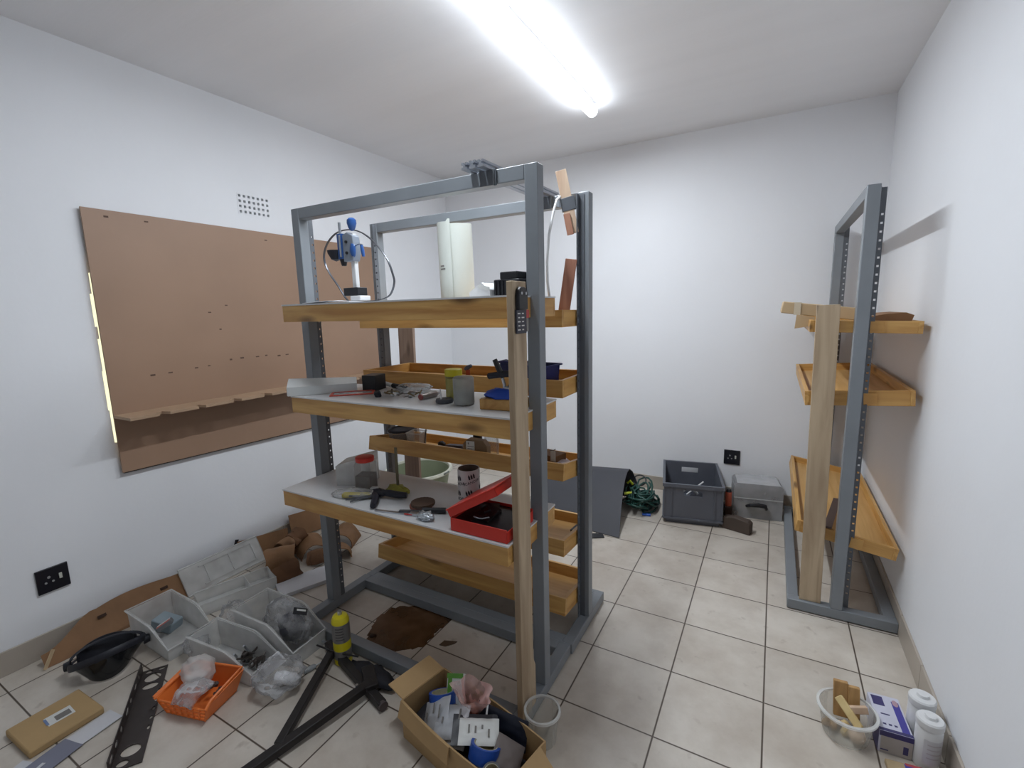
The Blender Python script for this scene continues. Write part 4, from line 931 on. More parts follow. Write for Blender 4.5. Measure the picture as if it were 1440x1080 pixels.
t = thing('bench_clamp', 'steel toggle clamp with a black lever and navy cross grip on a blue-topped wood block', 'clamp', (-.185, -1.800, ZM), (0, 0, R(6)))
mesh('wood_block', MB().box((-.02, 0, .020), (.165, .085, .040)), PINEY, t, bevel=.003)
mesh('blue_cloth', MB().blob((.080, .042, .026), 33, .25, 2.4, 22, 10, flat=-.008, M=Matrix.Translation((-.02, 0, .050))), mat('blue_plastic_sheet', srgb(28, 72, 176), rough=.4, var=.08), t, smooth=60)
mesh('upright', MB().tube([(-.020, 0, .05), (-.018, 0, .09), (-.028, 0, .125)], .006, 8), STEEL, t); mesh('steel_arm', MB().tube([(-.018, .0, .075), (.02, .0, .070), (.05, .0, .095)], .011, 8), STEEL, t); mesh('linkage', MB().blob((.032, .014, .026), 41, .3, 2.5, 16, 10, M=Matrix.Translation((.028, 0, .082))), METB, t)
mesh('lever', MB().tube([(-.022, 0, .115), (-.040, 0, .150), (-.055, 0, .182)], [.009, .011, .009], 10), BLACK, t); mesh('cross_grip', MB().tube([(-.085, .01, .118), (-.03, 0, .128), (.03, -.005, .132)], [.012, .013, .012], 10), NVY, t)
single('grey_bar', MB().box((0, 0, .007), (.10, .022, .014)), JAW, 'flat grey bar between the frosted jar and the blue-topped block', 'bar', (-.318, -1.735, ZM), (0, 0, R(-35)), bevel=.002)
single('steel_spring', MB().tube([(.010*math.cos(k*.8), -.03+.0011*k, .011+.010*math.sin(k*.8)) for k in range(56)], .0018, 5), STEEL, 'coiled steel spring behind the grey bar on the middle white shelf', 'spring', (-.325, -1.665, ZM), (0, 0, R(60)))

# ---------------- top white shelf ----------------
single('white_cloth', MB().sheet(lambda u, v: (-.145+.29*u, -.04+.08*v, .004+.010*math.sin(PI*u)*(.4+.6*abs(noise.noise(Vector((u*5, v*3, 1)))))), 20, 6, .003), PAP, 'flat white cloth on the left of the top shelf under the drill stand', 'cloth', (-1.010, -1.865, ZT), smooth=80)
BLD = mat('blue_cast', srgb(44, 86, 150), rough=.35, var=.08); GRC = mat('grey_cast', srgb(132, 140, 152), rough=.4, var=.06)
t = thing('drill_stand', 'blue and grey drill stand on a white column, standing on the top shelf', 'drill stand', (-.925, -1.800, ZT+.008))
mesh('foot', MB().box((.015, 0, .010), (.06, .06, .020)), WHITE, t, bevel=.003)
mesh('clamp_block', MB().box((-.012, 0, .038), (.085, .055, .034)), BLACK, t, bevel=.002)
mesh('column', MB().box((-.004, 0, .160), (.022, .020, .24)), WHITE, t, bevel=.002)
mesh('carriage', MB().prism([(-.042, .165), (.012, .165), (.024, .20), (.018, .268), (-.015, .285), (-.042, .275)], -.02, .02, XZ(-.004)), GRC, t, bevel=.003)
mb_ = mesh('motor_body', MB().cyl((-.062, -.006, .178), (-.064, -.006, .282), .021, seg=18), BLD, t); mesh('chrome_strip', MB().cyl((-.052, -.028, .185), (-.054, -.028, .276), .004), STEEL, mb_)
mesh('spindle', MB().cyl((-.072, -.006, .28), (-.073, -.006, .332), .006), STEEL, t)
mesh('dust_cup', MB().lathe([(0, -.034), (.020, -.026), (.034, .0), (.036, .012), (.033, .012), (.018, -.02), (0, -.027)], 18, M=Matrix.Translation((-.108, -.006, .206))), NVY, t)
mesh('chuck', MB().cyl((-.062, -.006, .178), (-.062, -.006, .150), .017, .010), BLACK, t)
mesh('knob', MB().lathe([(.006, -.028), (.014, -.018), (.020, .002), (.019, .016), (.010, .024), (0, .026)], 18, M=Matrix.Translation((.004, -.008, .318))), BLD, t)
for z in (.20, .245): mesh('bolt', MB().cyl((-.018, -.024, z), (-.018, -.030, z), .006, seg=10), BLACK, t)
mesh('lever_arm', MB().tube([(.01, -.012, .225), (.04, -.012, .232), (.062, -.012, .228)], .0035, 6), STEEL, t); mesh('lever_grip', MB().tube([(.056, -.012, .228), (.060, -.012, .205), (.064, -.012, .180)], [.006, .008, .006], 10), BLD, t)
mesh('blue_trigger', MB().blob((.014, .012, .030), 3, .15, 2, 14, 8, M=Matrix.Translation((.012, -.02, .21))), BLD, t)
ring = [(-1.060, 1.612), (-1.114, 1.679), (-1.172, 1.752), (-1.190, 1.811), (-1.163, 1.868), (-1.104, 1.908), (-1.038, 1.920), (-.965, 1.910), (-.903, 1.880), (-.842, 1.829), (-.798, 1.773), (-.775, 1.713), (-.771, 1.675), (-.800, 1.627), (-.86, 1.608), (-.93, 1.6045), (-1.0, 1.6045)]
def smooth_loop(P, n=4):
    out = []; N = len(P)
    for i in range(N):
        p0, p1, p2, p3 = (Vector(P[(i+k) % N]) for k in (-1, 0, 1, 2))
        for k in range(n):
            s = k/n; out.append(.5*((2*p1)+(p2-p0)*s+(2*p0-5*p1+4*p2-p3)*s*s+(3*p1-p0-3*p2+p3)*s**3))
    return out
single('saw_blade_loop', MB().tube(smooth_loop([(x, -1.735-.02*(z-1.6), z) for x, z in ring]), .0062, 8, closed=True, flat=.45), mat('dark_blade', srgb(78, 80, 86), rough=.3, metal=.5), 'thin dark oval loop of blade standing on the top shelf behind the drill stand', 'blade')
t = thing('white_carton', 'small white folded carton with a peaked top beside the black cases on the top shelf', 'carton', (-.292, -1.770, ZT), (0, 0, R(-8)))
mesh('carton', MB().prism([(-.05, 0), (.05, 0), (.05, .026), (.012, .052), (-.05, .020)], -.035, .035, XZ(0)), WHITE, t, smooth=0); mesh('open_flap', MB().prism([(0, 0), (.055, -.012), (.06, .0), (.012, .012)], -.0008, .0008, XZ(-.037) @ Matrix.Translation((-.008, .035, 0))), LBL, t)
t = thing('black_case', 'stepped black tool case on the top shelf behind the plank', 'case', (-.178, -1.770, ZT), (0, 0, R(-5)))
mesh('lower_case', MB().box((0, 0, .030), (.110, .075, .060)), BLACK, t, bevel=.004); mesh('upper_case', MB().box((.008, 0, .073), (.074, .07, .026)), BLACK, t, bevel=.004)
for k in range(5): mesh('rib', MB().box((-.045+.016*k, -.039, .03), (.005, .005, .05)), BLACK, t)
mesh('latch', MB().box((.03, -.039, .04), (.02, .004, .012)), mat('grey_latch', srgb(90, 92, 96)), t)
single('black_board', MB().box((0, 0, .062), (.012, .09, .124)), BLACK, 'thin black board standing at the right end of the top shelf behind the plank', 'board', (-.122, -1.690, ZT), (0, 0, 0), bevel=.002)

# ---------------- rails and bits on the rack tops ----------------
ALU = mat('aluminium', srgb(176, 180, 188), rough=.3, metal=.7, var=.05)
def rail(label, x0, x1, z, w):
    b = MB(); c = w/2; g = w*.16
    poly = [(-c, -c), (c, -c), (c, -g), (c*.35, -g), (c*.35, g), (c, g), (c, c), (g, c), (g, c*.4), (-g, c*.4), (-g, c), (-c, c), (-c, g), (-c*.45, g), (-c*.45, -g), (-c, -g)]
    d = Vector((x1-x0, .60, 0)); M_ = frame((x0, -1.83, z), (d.y, -d.x, 0), z=(d.x, d.y, 0))
    M_ = frame((x0, -1.83, z), Vector((d.y, -d.x, 0)), y=(0, 0, 1))
    b.prism(poly, 0, -d.length if M_.col[2][1] < 0 else d.length, M_); single('aluminium_rail', b, ALU, label, 'rail', (0, 0, 0), (0, 0, 0), 'aluminium rails lying across the rack tops', smooth=0)
rail('leftmost of the three aluminium rails lying across both rack tops', -.325, -.300, 2.053, .024)
rail('middle of the three aluminium rails lying across both rack tops', -.292, -.268, 2.054, .026)
rail('rightmost of the three aluminium rails lying across both rack tops', -.258, -.236, 2.053, .024)
t = thing('grey_saddle', 'dark grey bracket hooked over the near rack top beam under the rails', 'bracket', (-.265, -1.779, 2.04))
mesh('plate', MB().box((0, -.0005, -.026), (.055, .004, .052)), GREYD, t); mesh('edge_flange', MB().box((.029, .004, -.026), (.004, .014, .056)), GREY, t); mesh('edge_flange', MB().box((.038, .0, -.026), (.004, .006, .056)), GREYD, t)
t = thing('grey_saddle', 'dark grey bracket hooked over the back rack top beam under the rails', 'bracket', (-.262, -1.2925, 2.04))
mesh('plate', MB().box((0, -.0005, -.026), (.060, .004, .052)), GREYD, t); mesh('edge_flange', MB().box((.032, -.006, -.024), (.004, .016, .056)), GREY, t)
t = thing('grey_saddle', 'small dark grey clip on the back rack top beam left of the pointed stake', 'bracket', (-.190, -1.2925, 2.035)); mesh('plate', MB().box((0, -.0005, -.022), (.014, .004, .05)), GREYD, t)
STK = wood('pale_stake', srgb(222, 198, 172), srgb(190, 158, 132), 'Z', .6, knots=False); RED_E = wood('reddish_offcut', srgb(176, 128, 104), srgb(140, 88, 70), 'Z', .6, knots=False)
t = thing('wood_stake', 'pale slanting wooden stake taped to the right end of the back rack top beam', 'stake', (-.150, -1.312, 2.0))
b = MB(); beam(b, (.028, .002, -.13), (-.020, -.022, .128), .046, .014, up=(.35, -1, 0)); mesh('stake', b, STK, t, bevel=.001)
b = MB(); beam(b, (.020, -.014, -.137), (.004, -.018, -.05), .028, .012, up=(.35, -1, 0)); mesh('backing_offcut', b, RED_E, t, bevel=.001)
b = MB(); beam(b, (.013, -.006, -.036), (.003, -.011, .018), .062, .019, up=(.35, -1, 0)); mesh('grey_tape', b, mat('grey_tape_band', srgb(92, 96, 102), rough=.5), t, bevel=.002)
b = MB(); beam(b, (-.020, 0, 0), (.018, .01, .258), .050, .014, up=(.3, -1, 0)); single('wood_wedge', b, RED_E, 'brown wooden offcut standing in the top pine tray against the right post', 'offcut', (-.145, -1.335, 1.503), bevel=.002)
single('white_cable', MB().tube([(-.172, -1.335, 2.022), (-.178, -1.36, 2.005), (-.182, -1.385, 1.955), (-.198, -1.40, 1.86), (-.206, -1.405, 1.75), (-.205, -1.405, 1.66), (-.196, -1.40, 1.58), (-.185, -1.39, 1.51)], .0055, 10), WHITE, 'white cable hanging from the back rack top down into its top tray', 'cable', smooth=60)

# ---------------- trays of the back rack ----------------
RP = mat('offwhite_plastic_sheet', srgb(204, 208, 200), rough=.4, var=.02)
t = thing('plastic_roll', 'tall off-white rolled plastic sheet standing in the top pine tray', 'roll', (-.700, -1.365, 1.497), (R(0), R(-1), 0))
mesh('sheet', MB().sheet(lambda u, v: ((.086-.012*u)*math.cos(R(-70)-R(470)*u), (.086-.012*u)*math.sin(R(-70)-R(470)*u), .002+v*(.462+.008*math.sin(6*u)+.012*(u < .02))), 70, 6, .0012), RP, t, smooth=60)
mk = MB(); a = R(-82)
for k in range(2): mk.lathe([(.0869, .262-.014*k), (.0869, .270-.014*k)], 6, a0=R(-116), a1=R(-98+4*k))
mesh('printed_marks', mk, INK, t)
BLB = mat('dark_blue_bin', srgb(24, 32, 92), rough=.4, var=.06)
stack_bin('parts_bin', 'dark blue parts bin in the second pine tray, open end to the left', (-.265, -1.385, 1.1975), R(172), .150, .125, .105, BLB, 'dark blue bins in the second pine tray', cat='bin')
stack_bin('parts_bin', 'dark blue parts bin in the second pine tray, seen between plank and post', (-.420, -1.30, 1.1975), R(95), .140, .120, .110, BLB, 'dark blue bins in the second pine tray', cat='bin')
random.seed(2)
for i in range(6): single('loose_screw', MB().cyl((-.012, 0, 0), (.012, 0, 0), .004, .002, 8), STEEL, 'bright screw lying at the right end of the second pine tray', 'screw', (-.165+random.uniform(-.02, .02), -1.42+.03*i, 1.203), (0, .1, random.uniform(0, 6)), 'screws in the second pine tray')
t = thing('orange_driver', 'upright orange-handled driver with a blue-grey head in the second pine tray', 'screwdriver', (-.690, -1.33, 1.1975))
mesh('handle', MB().lathe([(0, 0), (.011, .0), (.012, .02), (.011, .058), (0, .06)], 14), mat('orange_handle', srgb(178, 82, 50), rough=.5), t); mesh('head', MB().tube([(-.016, 0, .060), (.0, 0, .070), (.022, 0, .080)], [.009, .012, .008], 10), mat('bluegrey_head', srgb(86, 100, 124), rough=.4), t)
Z3 = .792
t = thing('lidded_tub', 'round clear tub with a dark lid in the third pine tray', 'tub', (-1.165, -1.330, Z3+.010))
mesh('tub', MB().lathe([(0, .002), (.062, .002), (.072, .092), (.070, .092), (.060, .004), (0, .004)], 30), JARM, t); mesh('contents', MB().lathe([(0, .004), (.060, .004), (.066, .050), (0, .055)], 24), mat('brown_grey_contents', srgb(104, 94, 92), rough=.8, var=.3, scale=40), t); mesh('lid', MB().lathe([(.073, .088), (.076, .088), (.076, .098), (.070, .100), (.066, .094), (0, .094)], 30), NVY, t)
t = thing('open_tub', 'smaller square clear tub right of the dark-lidded tub in the third pine tray', 'tub', (-1.040, -1.345, Z3+.014), (0, 0, R(10)))
mesh('tub', MB().lathe([(0, .002), (.050, .002), (.058, .092), (.056, .092), (.048, .004), (0, .004)], 4, M=Matrix.Rotation(PI/4, 4, 'Z')), JARM, t, smooth=20); mesh('rim', MB().tube([(.042, .042, .092), (-.042, .042, .092), (-.042, -.042, .092), (.042, -.042, .092)], .003, 6, closed=True), MILK, t)
single('thin_stick', MB().cyl((0, 0, 0), (.012, .02, .16), .003), METB, 'thin dark stick leaning out of the square clear tub', 'stick', (-1.005, -1.325, Z3+.02))
t = thing('black_nozzle', 'black upright nozzle with a flared foot in the third pine tray', 'nozzle', (-.690, -1.290, Z3+.002))
mesh('tube', MB().tube([(.015, 0, .045), (.018, 0, .12), (.020, 0, .20)], [.026, .024, .023], 14), BLACK, t); mesh('foot', MB().prism([(-.060, 0), (.035, 0), (.040, .05), (.0, .06)], -.03, .03, XZ(0)), BLACK, t, bevel=.006)
t = thing('labelled_block', 'brown round-cornered block with a white label in the third pine tray', 'block', (-.605, -1.410, Z3+.012), (0, 0, R(6)))
mesh('block', MB().prism([(-.072, 0), (.072, 0), (.072, .092), (.050, .118), (-.035, .122), (-.060, .098)], -.02, .02, XZ(0)), mat('brown_block', srgb(132, 108, 80), rough=.6, var=.1), t, bevel=.003)
lb = mesh('label', MB().box((-.020, -.0206, .072), (.046, .001, .080)), LBL, t); mk = MB(); mk.box((-.030, -.0214, .100), (.006, .0006, .010)); mk.box((-.018, -.0214, .086), (.036, .0006, .003)); mk.box((-.022, -.0214, .074), (.028, .0006, .003)); mesh('printed_marks', mk, INK, lb)
t = thing('glass_jar', 'clear jar behind the brown labelled block in the third pine tray', 'jar', (-.570, -1.320, Z3+.004)); mesh('jar', MB().lathe([(0, .002), (.036, .002), (.038, .090), (.034, .128), (.034, .138)], 24), JARM, t)
single('grey_pad', MB().box((0, 0, .026), (.10, .06, .046)), mat('grey_pad', srgb(92, 86, 96), rough=.6), 'grey pad lying left of the black nozzle in the third pine tray', 'pad', (-.800, -1.320, Z3+.004), (R(-8), 0, .2), bevel=.004)
single('black_clip', MB().blob((.024, .016, .020), 2, .3, 2, 14, 8, flat=-.018), BLACK, 'small black clip lying in the middle of the third pine tray', 'clip', (-.945, -1.250, Z3+.020))
film_bag('clear_wrapper', 'small bright clear wrapper at the right of the brown labelled block', (-.490, -1.41, Z3+.03), (.03, .025, .02), 7, cat='wrapper', flat=-.019)
t = thing('small_carton', 'small brown carton with a raised white tag at the right of the third pine tray', 'carton', (-.250, -1.290, Z3+.002), (0, 0, R(-12)))
mesh('carton', MB().box((0, 0, .036), (.11, .09, .07)), CARDD, t, bevel=.002); mesh('white_tag', MB().box((.045, -.048, .075), (.028, .002, .05)), LBL, t); mesh('wire_end', MB().tube([(.03, -.05, .10), (.05, -.05, .105), (.062, -.05, .112)], .002, 6), METB, t)
single('white_carton', MB().box((0, 0, .02), (.06, .05, .045)), LBL, 'small white carton in the right front corner of the third pine tray', 'carton', (-.165, -1.395, Z3+.010), (R(-10), 0, R(5)), bevel=.002)
single('pink_paper', MB().sheet(lambda u, v: (-.04+.08*u, -.05+.10*v, .03+.012*math.sin(4*u+2*v)), 8, 8, .001), mat('pale_pink_paper', srgb(206, 190, 192), rough=.7), 'pale pink paper lying at the right end of the third pine tray', 'paper', (-.172, -1.290, Z3+.006), smooth=80)
for lab, x, y in (('black patch at the right end of the fourth pine tray', -.15, -1.2),): single('black_pad', MB().box((0, 0, .006), (.05, .08, .010)), BLACK, lab, 'pad', (x, y, .450), (R(-5), 0, 0))
# ---------------- behind the racks ----------------
SAGE = mat('sage_green_plastic', srgb(134, 142, 116), rough=.45, var=.05)
t = thing('round_tub', 'large sage green round tub with a pale rim on the floor behind the racks', 'tub', (-1.840, -.430, 0))
mesh('tub', MB().lathe([(0, .004), (.205, .004), (.252, .268), (.246, .268), (.199, .012), (0, .012)], 48), SAGE, t)
mesh('rim', MB().lathe([(.246, .262), (.272, .262), (.276, .270), (.270, .284), (.250, .284), (.246, .272), (.246, .262)], 48), mat('pale_rim', srgb(206, 206, 190), rough=.4), t)
mesh('handle', MB().tube([(.262, -.02, .27), (.286, -.012, .285), (.290, .02, .290), (.262, .05, .272)], .007, 8), mat('grey_handle', srgb(120, 124, 116), rough=.5), t)

MATR = mat('grey_rubber', srgb(64, 65, 71), rough=.6, var=.07, scale=4, bump=.05, bscale=12)
t = thing('rubber_mat', 'stiff dark grey rubber mat bent like a tent, left of the green hose', 'mat', (-.50, 0, 0))
prof = [(-.345, .004), (-.20, .115), (-.06, .210), (.06, .272), (.15, .300), (.22, .300), (.27, .265), (.30, .20), (.325, .10), (.335, .02)]
def fmat(u, v):
    s = v*(len(prof)-1); i = min(int(s), len(prof)-2); f = s-i
    y = prof[i][0]*(1-f)+prof[i+1][0]*f; z = prof[i][1]*(1-f)+prof[i+1][1]*f
    k = min(1, z/.3); xr = .315-.085*k; xl = -.365-.03*k; x = xl+(xr-xl)*u
    return (x, y+(1-u)*.05, max(.006, z*(.80+.20*u)))
mesh('sheet', MB().sheet(fmat, 20, 36, .006), MATR, t, smooth=60)
single('dark_strip', MB().box((0, 0, .004), (.16, .06, .007)), BLACK, 'dark flat strip on the floor below the near edge of the rubber mat', 'offcut', (-.36, -.40, 0), (0, 0, R(32)))  # thin black strip laid flat in front of the mat
HOSE = mat('green_hose', srgb(36, 74, 66), rough=.4, var=.25, scale=6)
random.seed(12)
pts = []
for lp in range(22):                      # loop after loop, each with its own centre, size and lean
    cx, cy, r1, r2, ph = random.gauss(0, .028), random.gauss(0, .05), random.uniform(.055, .125), random.uniform(.07, .16), random.uniform(0, 6.28)
    lx, ly, z0 = random.uniform(-.55, .55), random.uniform(-.55, .55), .02+.115*lp/22+random.uniform(0, .02)
    for k in range(13):
        a = ph+2*PI*k/14; x, y = r1*math.cos(a), r2*math.sin(a)
        pts.append((max(-.155, min(.110, cx+x)), cy+y, max(.009, z0+lx*x+ly*y)))
sm = []
for i in range(len(pts)):                 # soften the jumps between loops
    q = [Vector(pts[max(0, min(len(pts)-1, i+j))]) for j in (-1, 0, 1)]; sm.append(q[0]*.25+q[1]*.5+q[2]*.25)
single('garden_hose', MB().tube(sm, .0072, 6), HOSE, 'tangled heap of dark green hose on the floor between rubber mat and grey crate', 'hose', (-.165, .210, 0), smooth=80)
LIME = mat('yellow_green_plug', srgb(180, 190, 50), rough=.4)
single('hose_fitting', MB().cyl((-.025, 0, 0), (.03, .01, .006), .011, .008, 12), LIME, 'yellow-green fitting on the lower left of the hose heap', 'fitting', (-.245, .075, .155), (0, 0, .3), 'yellow fittings on the hose heap')
single('hose_fitting', MB().tube([(-.02, 0, 0), (0, 0, .02), (.02, .01, -.01)], .010, 8), LIME, 'yellow-green fitting at the very top of the hose heap', 'fitting', (-.265, .215, .185), (0, 0, .3), 'yellow fittings on the hose heap')
single('black_cable', MB().tube([(.05*math.cos(a), .04*math.sin(a), .05*math.sin(a)*.6) for a in [2*PI*k/24 for k in range(24)]], .006, 6, closed=True), BLACK, 'black cable loop at the top of the hose heap beside the rubber mat', 'cable', (-.215, .31, .185))
single('blue_connector', MB().cyl((-.03, 0, 0), (.03, .004, 0), .010, seg=12), mat('bright_blue', srgb(36, 92, 190), rough=.4), 'bright blue connector on the floor in front of the hose heap', 'connector', (-.105, .085, .0105), (0, 0, .1))

# euro crate
CRT = mat('grey_crate', srgb(92, 95, 104), rough=.45, var=.05)
t = thing('plastic_crate', 'grey rectangular plastic crate on the floor against the back wall', 'crate', (.030, .040, 0), (0, 0, R(11)))
b = MB(); L_, W_, h_ = .385, .52, .300; th = .005   # x width, y depth; origin at the front left corner
def hole_wall(y):
    hx0, hx1, hz0, hz1 = L_/2-.062, L_/2+.062, h_-.085, h_-.045
    b.box((L_/2, y, (.03+hz0)/2+.0), (L_, th, hz0-.03)); b.box((L_/2, y, (hz1+h_)/2), (L_, th, h_-hz1))
    b.box((hx0/2, y, (hz0+hz1)/2), (hx0, th, hz1-hz0)); b.box(((hx1+L_)/2, y, (hz0+hz1)/2), (L_-hx1, th, hz1-hz0))
hole_wall(th/2); hole_wall(W_-th/2)
b.box((th/2, W_/2, (h_+.03)/2), (th, W_-2*th, h_-.03)); b.box((L_-th/2, W_/2, (h_+.03)/2), (th, W_-2*th, h_-.03)); b.box((L_/2, W_/2, .032), (L_, W_, .006))
mesh('body', b, CRT, t, smooth=0)
mesh('foot', MB().box((L_/2, W_/2, .015), (L_-.03, W_-.03, .03)), CRT, t, bevel=.003)
r = MB()
for y in (-.006, W_+.006): r.box((L_/2, y, h_-.012), (L_+.026, .014, .024)); r.box((L_/2, y+(.003 if y < 0 else -.003), .040), (L_+.012, .010, .014))
for x in (-.006, L_+.006): r.box((x, W_/2, h_-.012), (.014, W_+.0, .024)); r.box((x, W_/2, .040), (.010, W_, .014))
mesh('rim', r, CRT, t, smooth=0)
for x in (.0, .05, L_-.05, L_): mesh('corner_rib', MB().box((x, -.003, .165), (.010, .008, .22)), CRT, t, smooth=0)
CX = Matrix.Translation((.030, .040, 0)) @ Matrix.Rotation(R(11), 4, 'Z')
single('white_tube', MB().cyl((-.06, .0, .0), (.05, .05, .10), .006), WHITE, 'thin white tube sticking up inside the grey crate', 'tube', tuple(CX @ Vector((.22, .22, .135))))
single('white_hose', MB().tube([(-.06, 0, 0), (-.03, .01, .03), (0, .02, .045), (.03, .02, .03), (.05, .04, .0)], .011, 8), WHITE, 'curved white hose inside the grey crate, seen through its hand hole', 'hose', tuple(CX @ Vector((.17, .08, .195))))
single('black_lump', MB().blob((.09, .10, .07), 6, .25, 2, 16, 10, flat=-.06), NAV, 'black lump inside the grey crate behind the hand hole', 'part', tuple(CX @ Vector((.24, .16, .10))), smooth=60)

# power tool body, dark wedge and clear case right of the crate
t = thing('orange_tool', 'small dark tool with an orange cylinder between the grey crate and the clear case', 'tool', (.430, .330, 0), (0, 0, R(10)))
mesh('base', MB().box((0, .02, .045), (.050, .10, .09)), mat('dark_brown_body', srgb(70, 52, 46), rough=.5), t, bevel=.004); mesh('orange_cylinder', MB().cyl((0, .0, .09), (0, .0, .195), .022, seg=18), mat('orange_red_body', srgb(206, 104, 78), rough=.45), t); mesh('neck', MB().cyl((0, 0, .195), (0, 0, .215), .020, .014, 16), BLACK, t)
WDG = mat('olive_brown_block', srgb(78, 66, 58), rough=.7, var=.12)
single('sanding_block', MB().prism([(-.092, 0), (.092, 0), (.092, .075), (.075, .090), (-.02, .098), (-.092, .080)], -.03, .03, XZ(0)), WDG, 'dark brown rounded block on the floor at the right front corner of the grey crate', 'block', (.505, .128, .0005), (0, 0, R(-16)), bevel=.004)
CLB = clear('clear_case_plastic', srgb(214, 214, 216), body=.36, rough=.2, gloss=.25, var=.2)
t = thing('clear_case', 'large clear plastic case with a black handle against the back wall', 'case', (.605, .480, 0), (0, 0, R(9)))
b = MB(); L_, W_, h_ = .320, .20, .262; th = .003
b.prism([(-L_/2, 0), (L_/2, 0), (L_/2, h_-.02), (L_/2-.02, h_), (-L_/2+.02, h_), (-L_/2, h_-.02)], W_/2-th, W_/2, XZ(0) @ Matrix.Scale(1, 4))
b.prism([(-L_/2, 0), (L_/2, 0), (L_/2, h_-.02), (L_/2-.02, h_), (-L_/2+.02, h_), (-L_/2, h_-.02)], -W_/2, -W_/2+th, XZ(0))
for s in (-1, 1): b.box((s*(L_/2-th/2), 0, h_/2-.01), (th, W_-2*th, h_-.02))
b.box((0, 0, h_-th/2), (L_-.04, W_-2*th, th)); b.box((0, 0, th/2), (L_, W_-2*th, th)); mesh('shell', b, CLB, t, smooth=20)
mesh('handle', MB().tube([(-.075, -W_/2-.010, .095), (-.05, -W_/2-.032, .112), (0, -W_/2-.038, .120), (.045, -W_/2-.030, .112), (.055, -W_/2-.010, .085)], [.010, .014, .016, .015, .011], 10), BLACK, t)
mesh('seam', MB().box((0, -W_/2-.002, .150), (L_, .004, .006)), MILK, t)
mesh('contents', MB().blob((.14, .075, .035), 5, .2, 2.2, 20, 10, flat=-.03, M=Matrix.Translation((0, 0, .036))), mat('beige_contents', srgb(176, 166, 140), rough=.8, var=.15), t, smooth=60)

# ---------------- right-wall rack: card and bar on its trays ----------------
TAN = mat('tan_cardboard', srgb(190, 164, 128), rough=.7, var=.06)
t = thing('folded_carton', 'flattened tan carton overhanging the left of the top tray of the right-wall rack', 'carton', (.850, -.300, 1.4680), (0, R(4.0), R(0)))
mesh('carton', MB().prism([(-.170, .020), (.150, -.0), (.150, .060), (-.165, .078)], -.24, .20, XZ(0) @ Matrix.Scale(1, 4)), TAN, t, bevel=.004)
mesh('white_tape', MB().box((-.10, -.2035, .045), (.030, .001, .062), rot=(0, R(-2), 0)), mat('pale_tape', srgb(206, 192, 168), rough=.5), t); mesh('end_flap', MB().prism([(-.10, -.055), (-.02, -.035), (-.02, .008), (-.10, .015)], 0, .004, XZ(-.200)), TAN, t)
b = MB(); b.prism([(-.075, 0), (.075, 0), (.085, .034), (.055, .046), (-.01, .042), (-.075, .030)], -.12, .12, XZ(0)); single('brown_card_box', b, BROWN, 'small brown card piece on the top tray of the right-wall rack, by the wall', 'cardboard', (1.105, -.455, 1.4480), (0, 0, R(5)), smooth=0)
b = MB(); beam(b, (.940, -.640, .452), (1.025, -.150, .4285), .034, .008); single('dark_bar', b, mat('dark_flat_bar', srgb(88, 72, 66), rough=.5, metal=.3), 'dark flat bar lying in the lowest tray of the right-wall rack', 'bar')

# ---------------- by the right wall, bottom right ----------------
t = thing('clear_bowl', 'clear round tub of wood offcuts on the floor at the bottom right', 'tub', (.960, -1.420, 0))
mesh('bowl', MB().lathe([(0, .003), (.066, .003), (.070, .008), (.086, .108), (.084, .108), (.068, .010), (0, .006)], 40), TUBM, t); mesh('rim', MB().lathe([(.086, .102), (.093, .102), (.093, .109), (.084, .111), (.084, .104), (.086, .102)], 40), MILK, t)
OFF = [wood('pale_offcut', srgb(214, 190, 136), srgb(190, 160, 104), 'Z', .6, knots=False), wood('tan_offcut', srgb(190, 150, 98), srgb(156, 118, 72), 'Z', .6, knots=False), STK]
for lab, p0, p1, w_, h_, m in (('tan wood offcut standing at the back of the clear tub', (.950, -1.370, .03), (.945, -1.345, .155), .045, .018, 1), ('tan wood offcut beside the tallest one at the back of the clear tub', (.990, -1.375, .03), (.985, -1.350, .150), .036, .018, 1),
                              ('pale wood stick lying across the clear tub towards the camera', (.935, -1.395, .125), (.995, -1.460, .075), .026, .020, 0), ('pale peeled stick resting on the right side of the clear tub', (.965, -1.415, .100), (1.022, -1.400, .110), .024, .018, 2)):
    b = MB(); beam(b, p0, p1, w_, h_, up=(0, -1, .3)); single('wood_offcut', b, OFF[m], lab, 'offcut', group='offcuts in the clear tub', bevel=.003)
single('wood_ball', MB().blob((.026, .026, .026), 2, .04, 2, 20, 12), OFF[2], 'round pale wooden ball at the front of the clear tub', 'ball', (.990, -1.455, .040), smooth=80)
random.seed(6)
for i in range(7): single('wood_chip', MB().blob((.020, .015, .011), i, .3, 2, 10, 6), OFF[i % 3], 'pale wood chip at the bottom of the clear tub', 'chip', (.950+random.uniform(-.042, .03), -1.425+random.uniform(-.04, .04), .020), (random.uniform(0, 3), random.uniform(0, 3), 0), 'chips at the bottom of the clear tub', smooth=60)
t = thing('glove_box', 'white and purple glove carton between the clear tub and the white bottles', 'box', (1.093, -1.352, 0), (0, 0, R(4)))
PUR = mat('purple_print', srgb(72, 68, 150), rough=.45, var=.04); PURD = mat('dark_purple_print', srgb(62, 58, 104), rough=.45)
W_, L_, h_ = .094, .178, .086
mesh('carton', MB().box((0, 0, h_/2), (W_, L_, h_)), mat('pale_lilac_card', srgb(196, 196, 210), rough=.5), t, bevel=.0015)
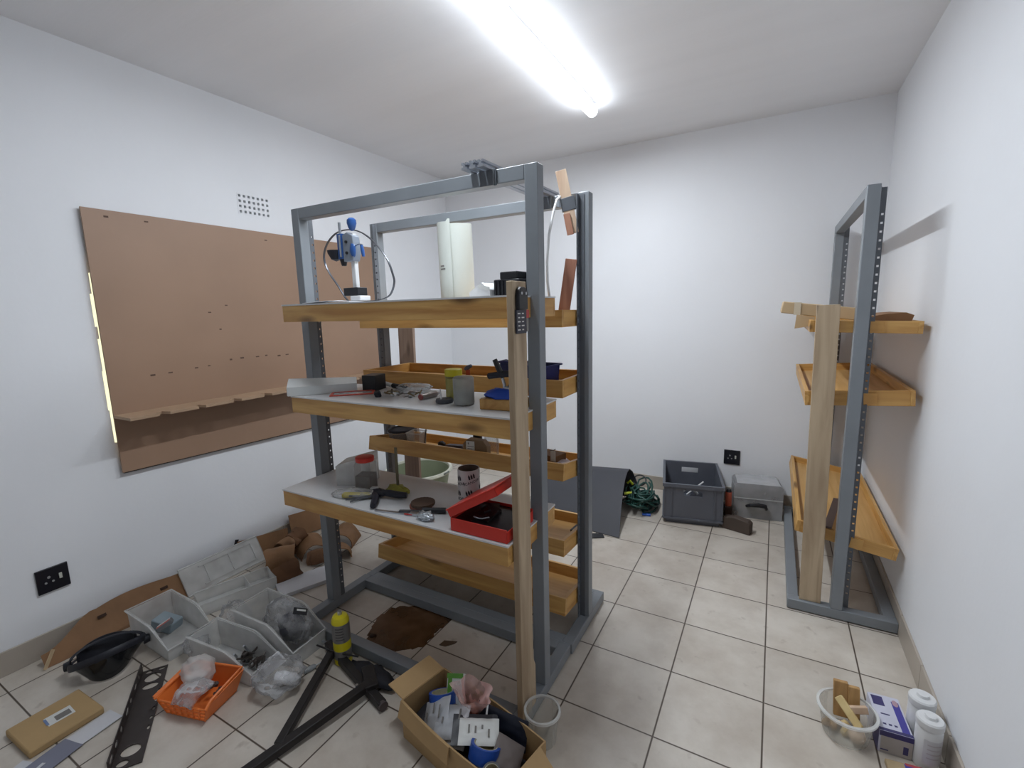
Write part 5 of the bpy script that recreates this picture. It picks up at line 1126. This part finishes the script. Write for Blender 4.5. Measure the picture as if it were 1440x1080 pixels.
mesh('front_panel', MB().box((.002, -L_/2-.0006, h_*.40), (W_-.006, .0012, h_*.74)), mat('beige_front', srgb(172, 164, 158), rough=.5), t); mesh('purple_band', MB().box((0, -L_/2-.0006, h_*.88), (W_, .0014, h_*.22)), PURD, t); mesh('dark_side', MB().box((-W_/2-.0004, -.05, h_*.5), (.0008, .07, h_*.98)), PURD, t)
mesh('purple_panel', MB().box((-.022, .055, h_+.0003), (.034, .046, .0008)), PURD, t); mesh('purple_stripe', MB().box((.030, -.01, h_+.0003), (.022, .150, .0008)), PUR, t); mesh('purple_edge', MB().box((0, -.082, h_+.0004), (W_, .012, .0008)), PURD, t); mesh('oval_photo', MB().prism(ell(.030, .058, .009, .016), h_+.0004, h_+.0012), mat('photo_tint', srgb(170, 140, 150), rough=.5), t)
mk = MB()
for k in range(3): mk.box((-.026+.016*k, -.055, h_+.0004), (.009, .007, .0008))
mk.box((-.014, -.008, h_+.0004), (.026, .005, .0008)); mk.box((.028, -L_/2-.0014, .030), (.014, .0006, .030)); mk.box((-.03, -L_/2-.0014, .014), (.022, .0006, .004)); mesh('printed_marks', mk, PURD, t)
def bottle(label, x, y, s, rz):
    t = thing('white_bottle', label, 'bottle', (x, y, 0), (0, 0, rz), 'white bottles by the right wall')
    mesh('bottle_body', MB().lathe([(0, .0), (.033*s, .0), (.036*s, .006), (.036*s, .140*s), (.033*s, .150*s), (.028*s, .154*s)], 32), WHITE, t)
    mesh('cap', MB().lathe([(.0365*s, .150*s), (.0375*s, .154*s), (.0375*s, .172*s), (.034*s, .177*s), (.017*s, .178*s), (.015*s, .187*s), (0, .189*s)], 32), WHITE, t)
    lb = mesh('label', MB().lathe([(.0364*s, .03), (.0364*s, .118*s)], 14, a0=R(-140), a1=R(-40)), mat('bottle_label', srgb(206, 204, 206), rough=.5) if 'bottle_label' not in MATS else MATS['bottle_label'], t)
    mk = MB()
    for k in range(4): mk.lathe([(.0368*s, .10*s-.016*k), (.0368*s, .104*s-.016*k)], 10, a0=R(-125), a1=R(-60-9*(k % 2)))
    mesh('printed_lines', mk, MATS['pale_print'] if 'pale_print' in MATS else mat('pale_print', srgb(188, 180, 182), rough=.5), lb)
bottle('white plastic bottle with a domed cap, the nearer of the two by the right wall', 1.182, -1.430, 1.0, R(20))
bottle('white plastic bottle half hidden behind the nearer one by the right wall', 1.180, -1.338, 1.03, R(60))
t = thing('flat_packet', 'flat tan, red and purple packet on the floor in front of the glove carton', 'packet', (1.130, -1.525, .0005), (0, 0, R(6)))
mesh('packet', MB().box((0, 0, .010), (.125, .09, .018)), mat('tan_packet', srgb(172, 150, 116), rough=.5), t, bevel=.003); mesh('purple_area', MB().box((.025, .005, .0194), (.072, .07, .001)), PUR, t); mesh('red_strip', MB().box((.035, .040, .0196), (.085, .010, .001)), mat('red_strip', srgb(176, 70, 76), rough=.5), t)
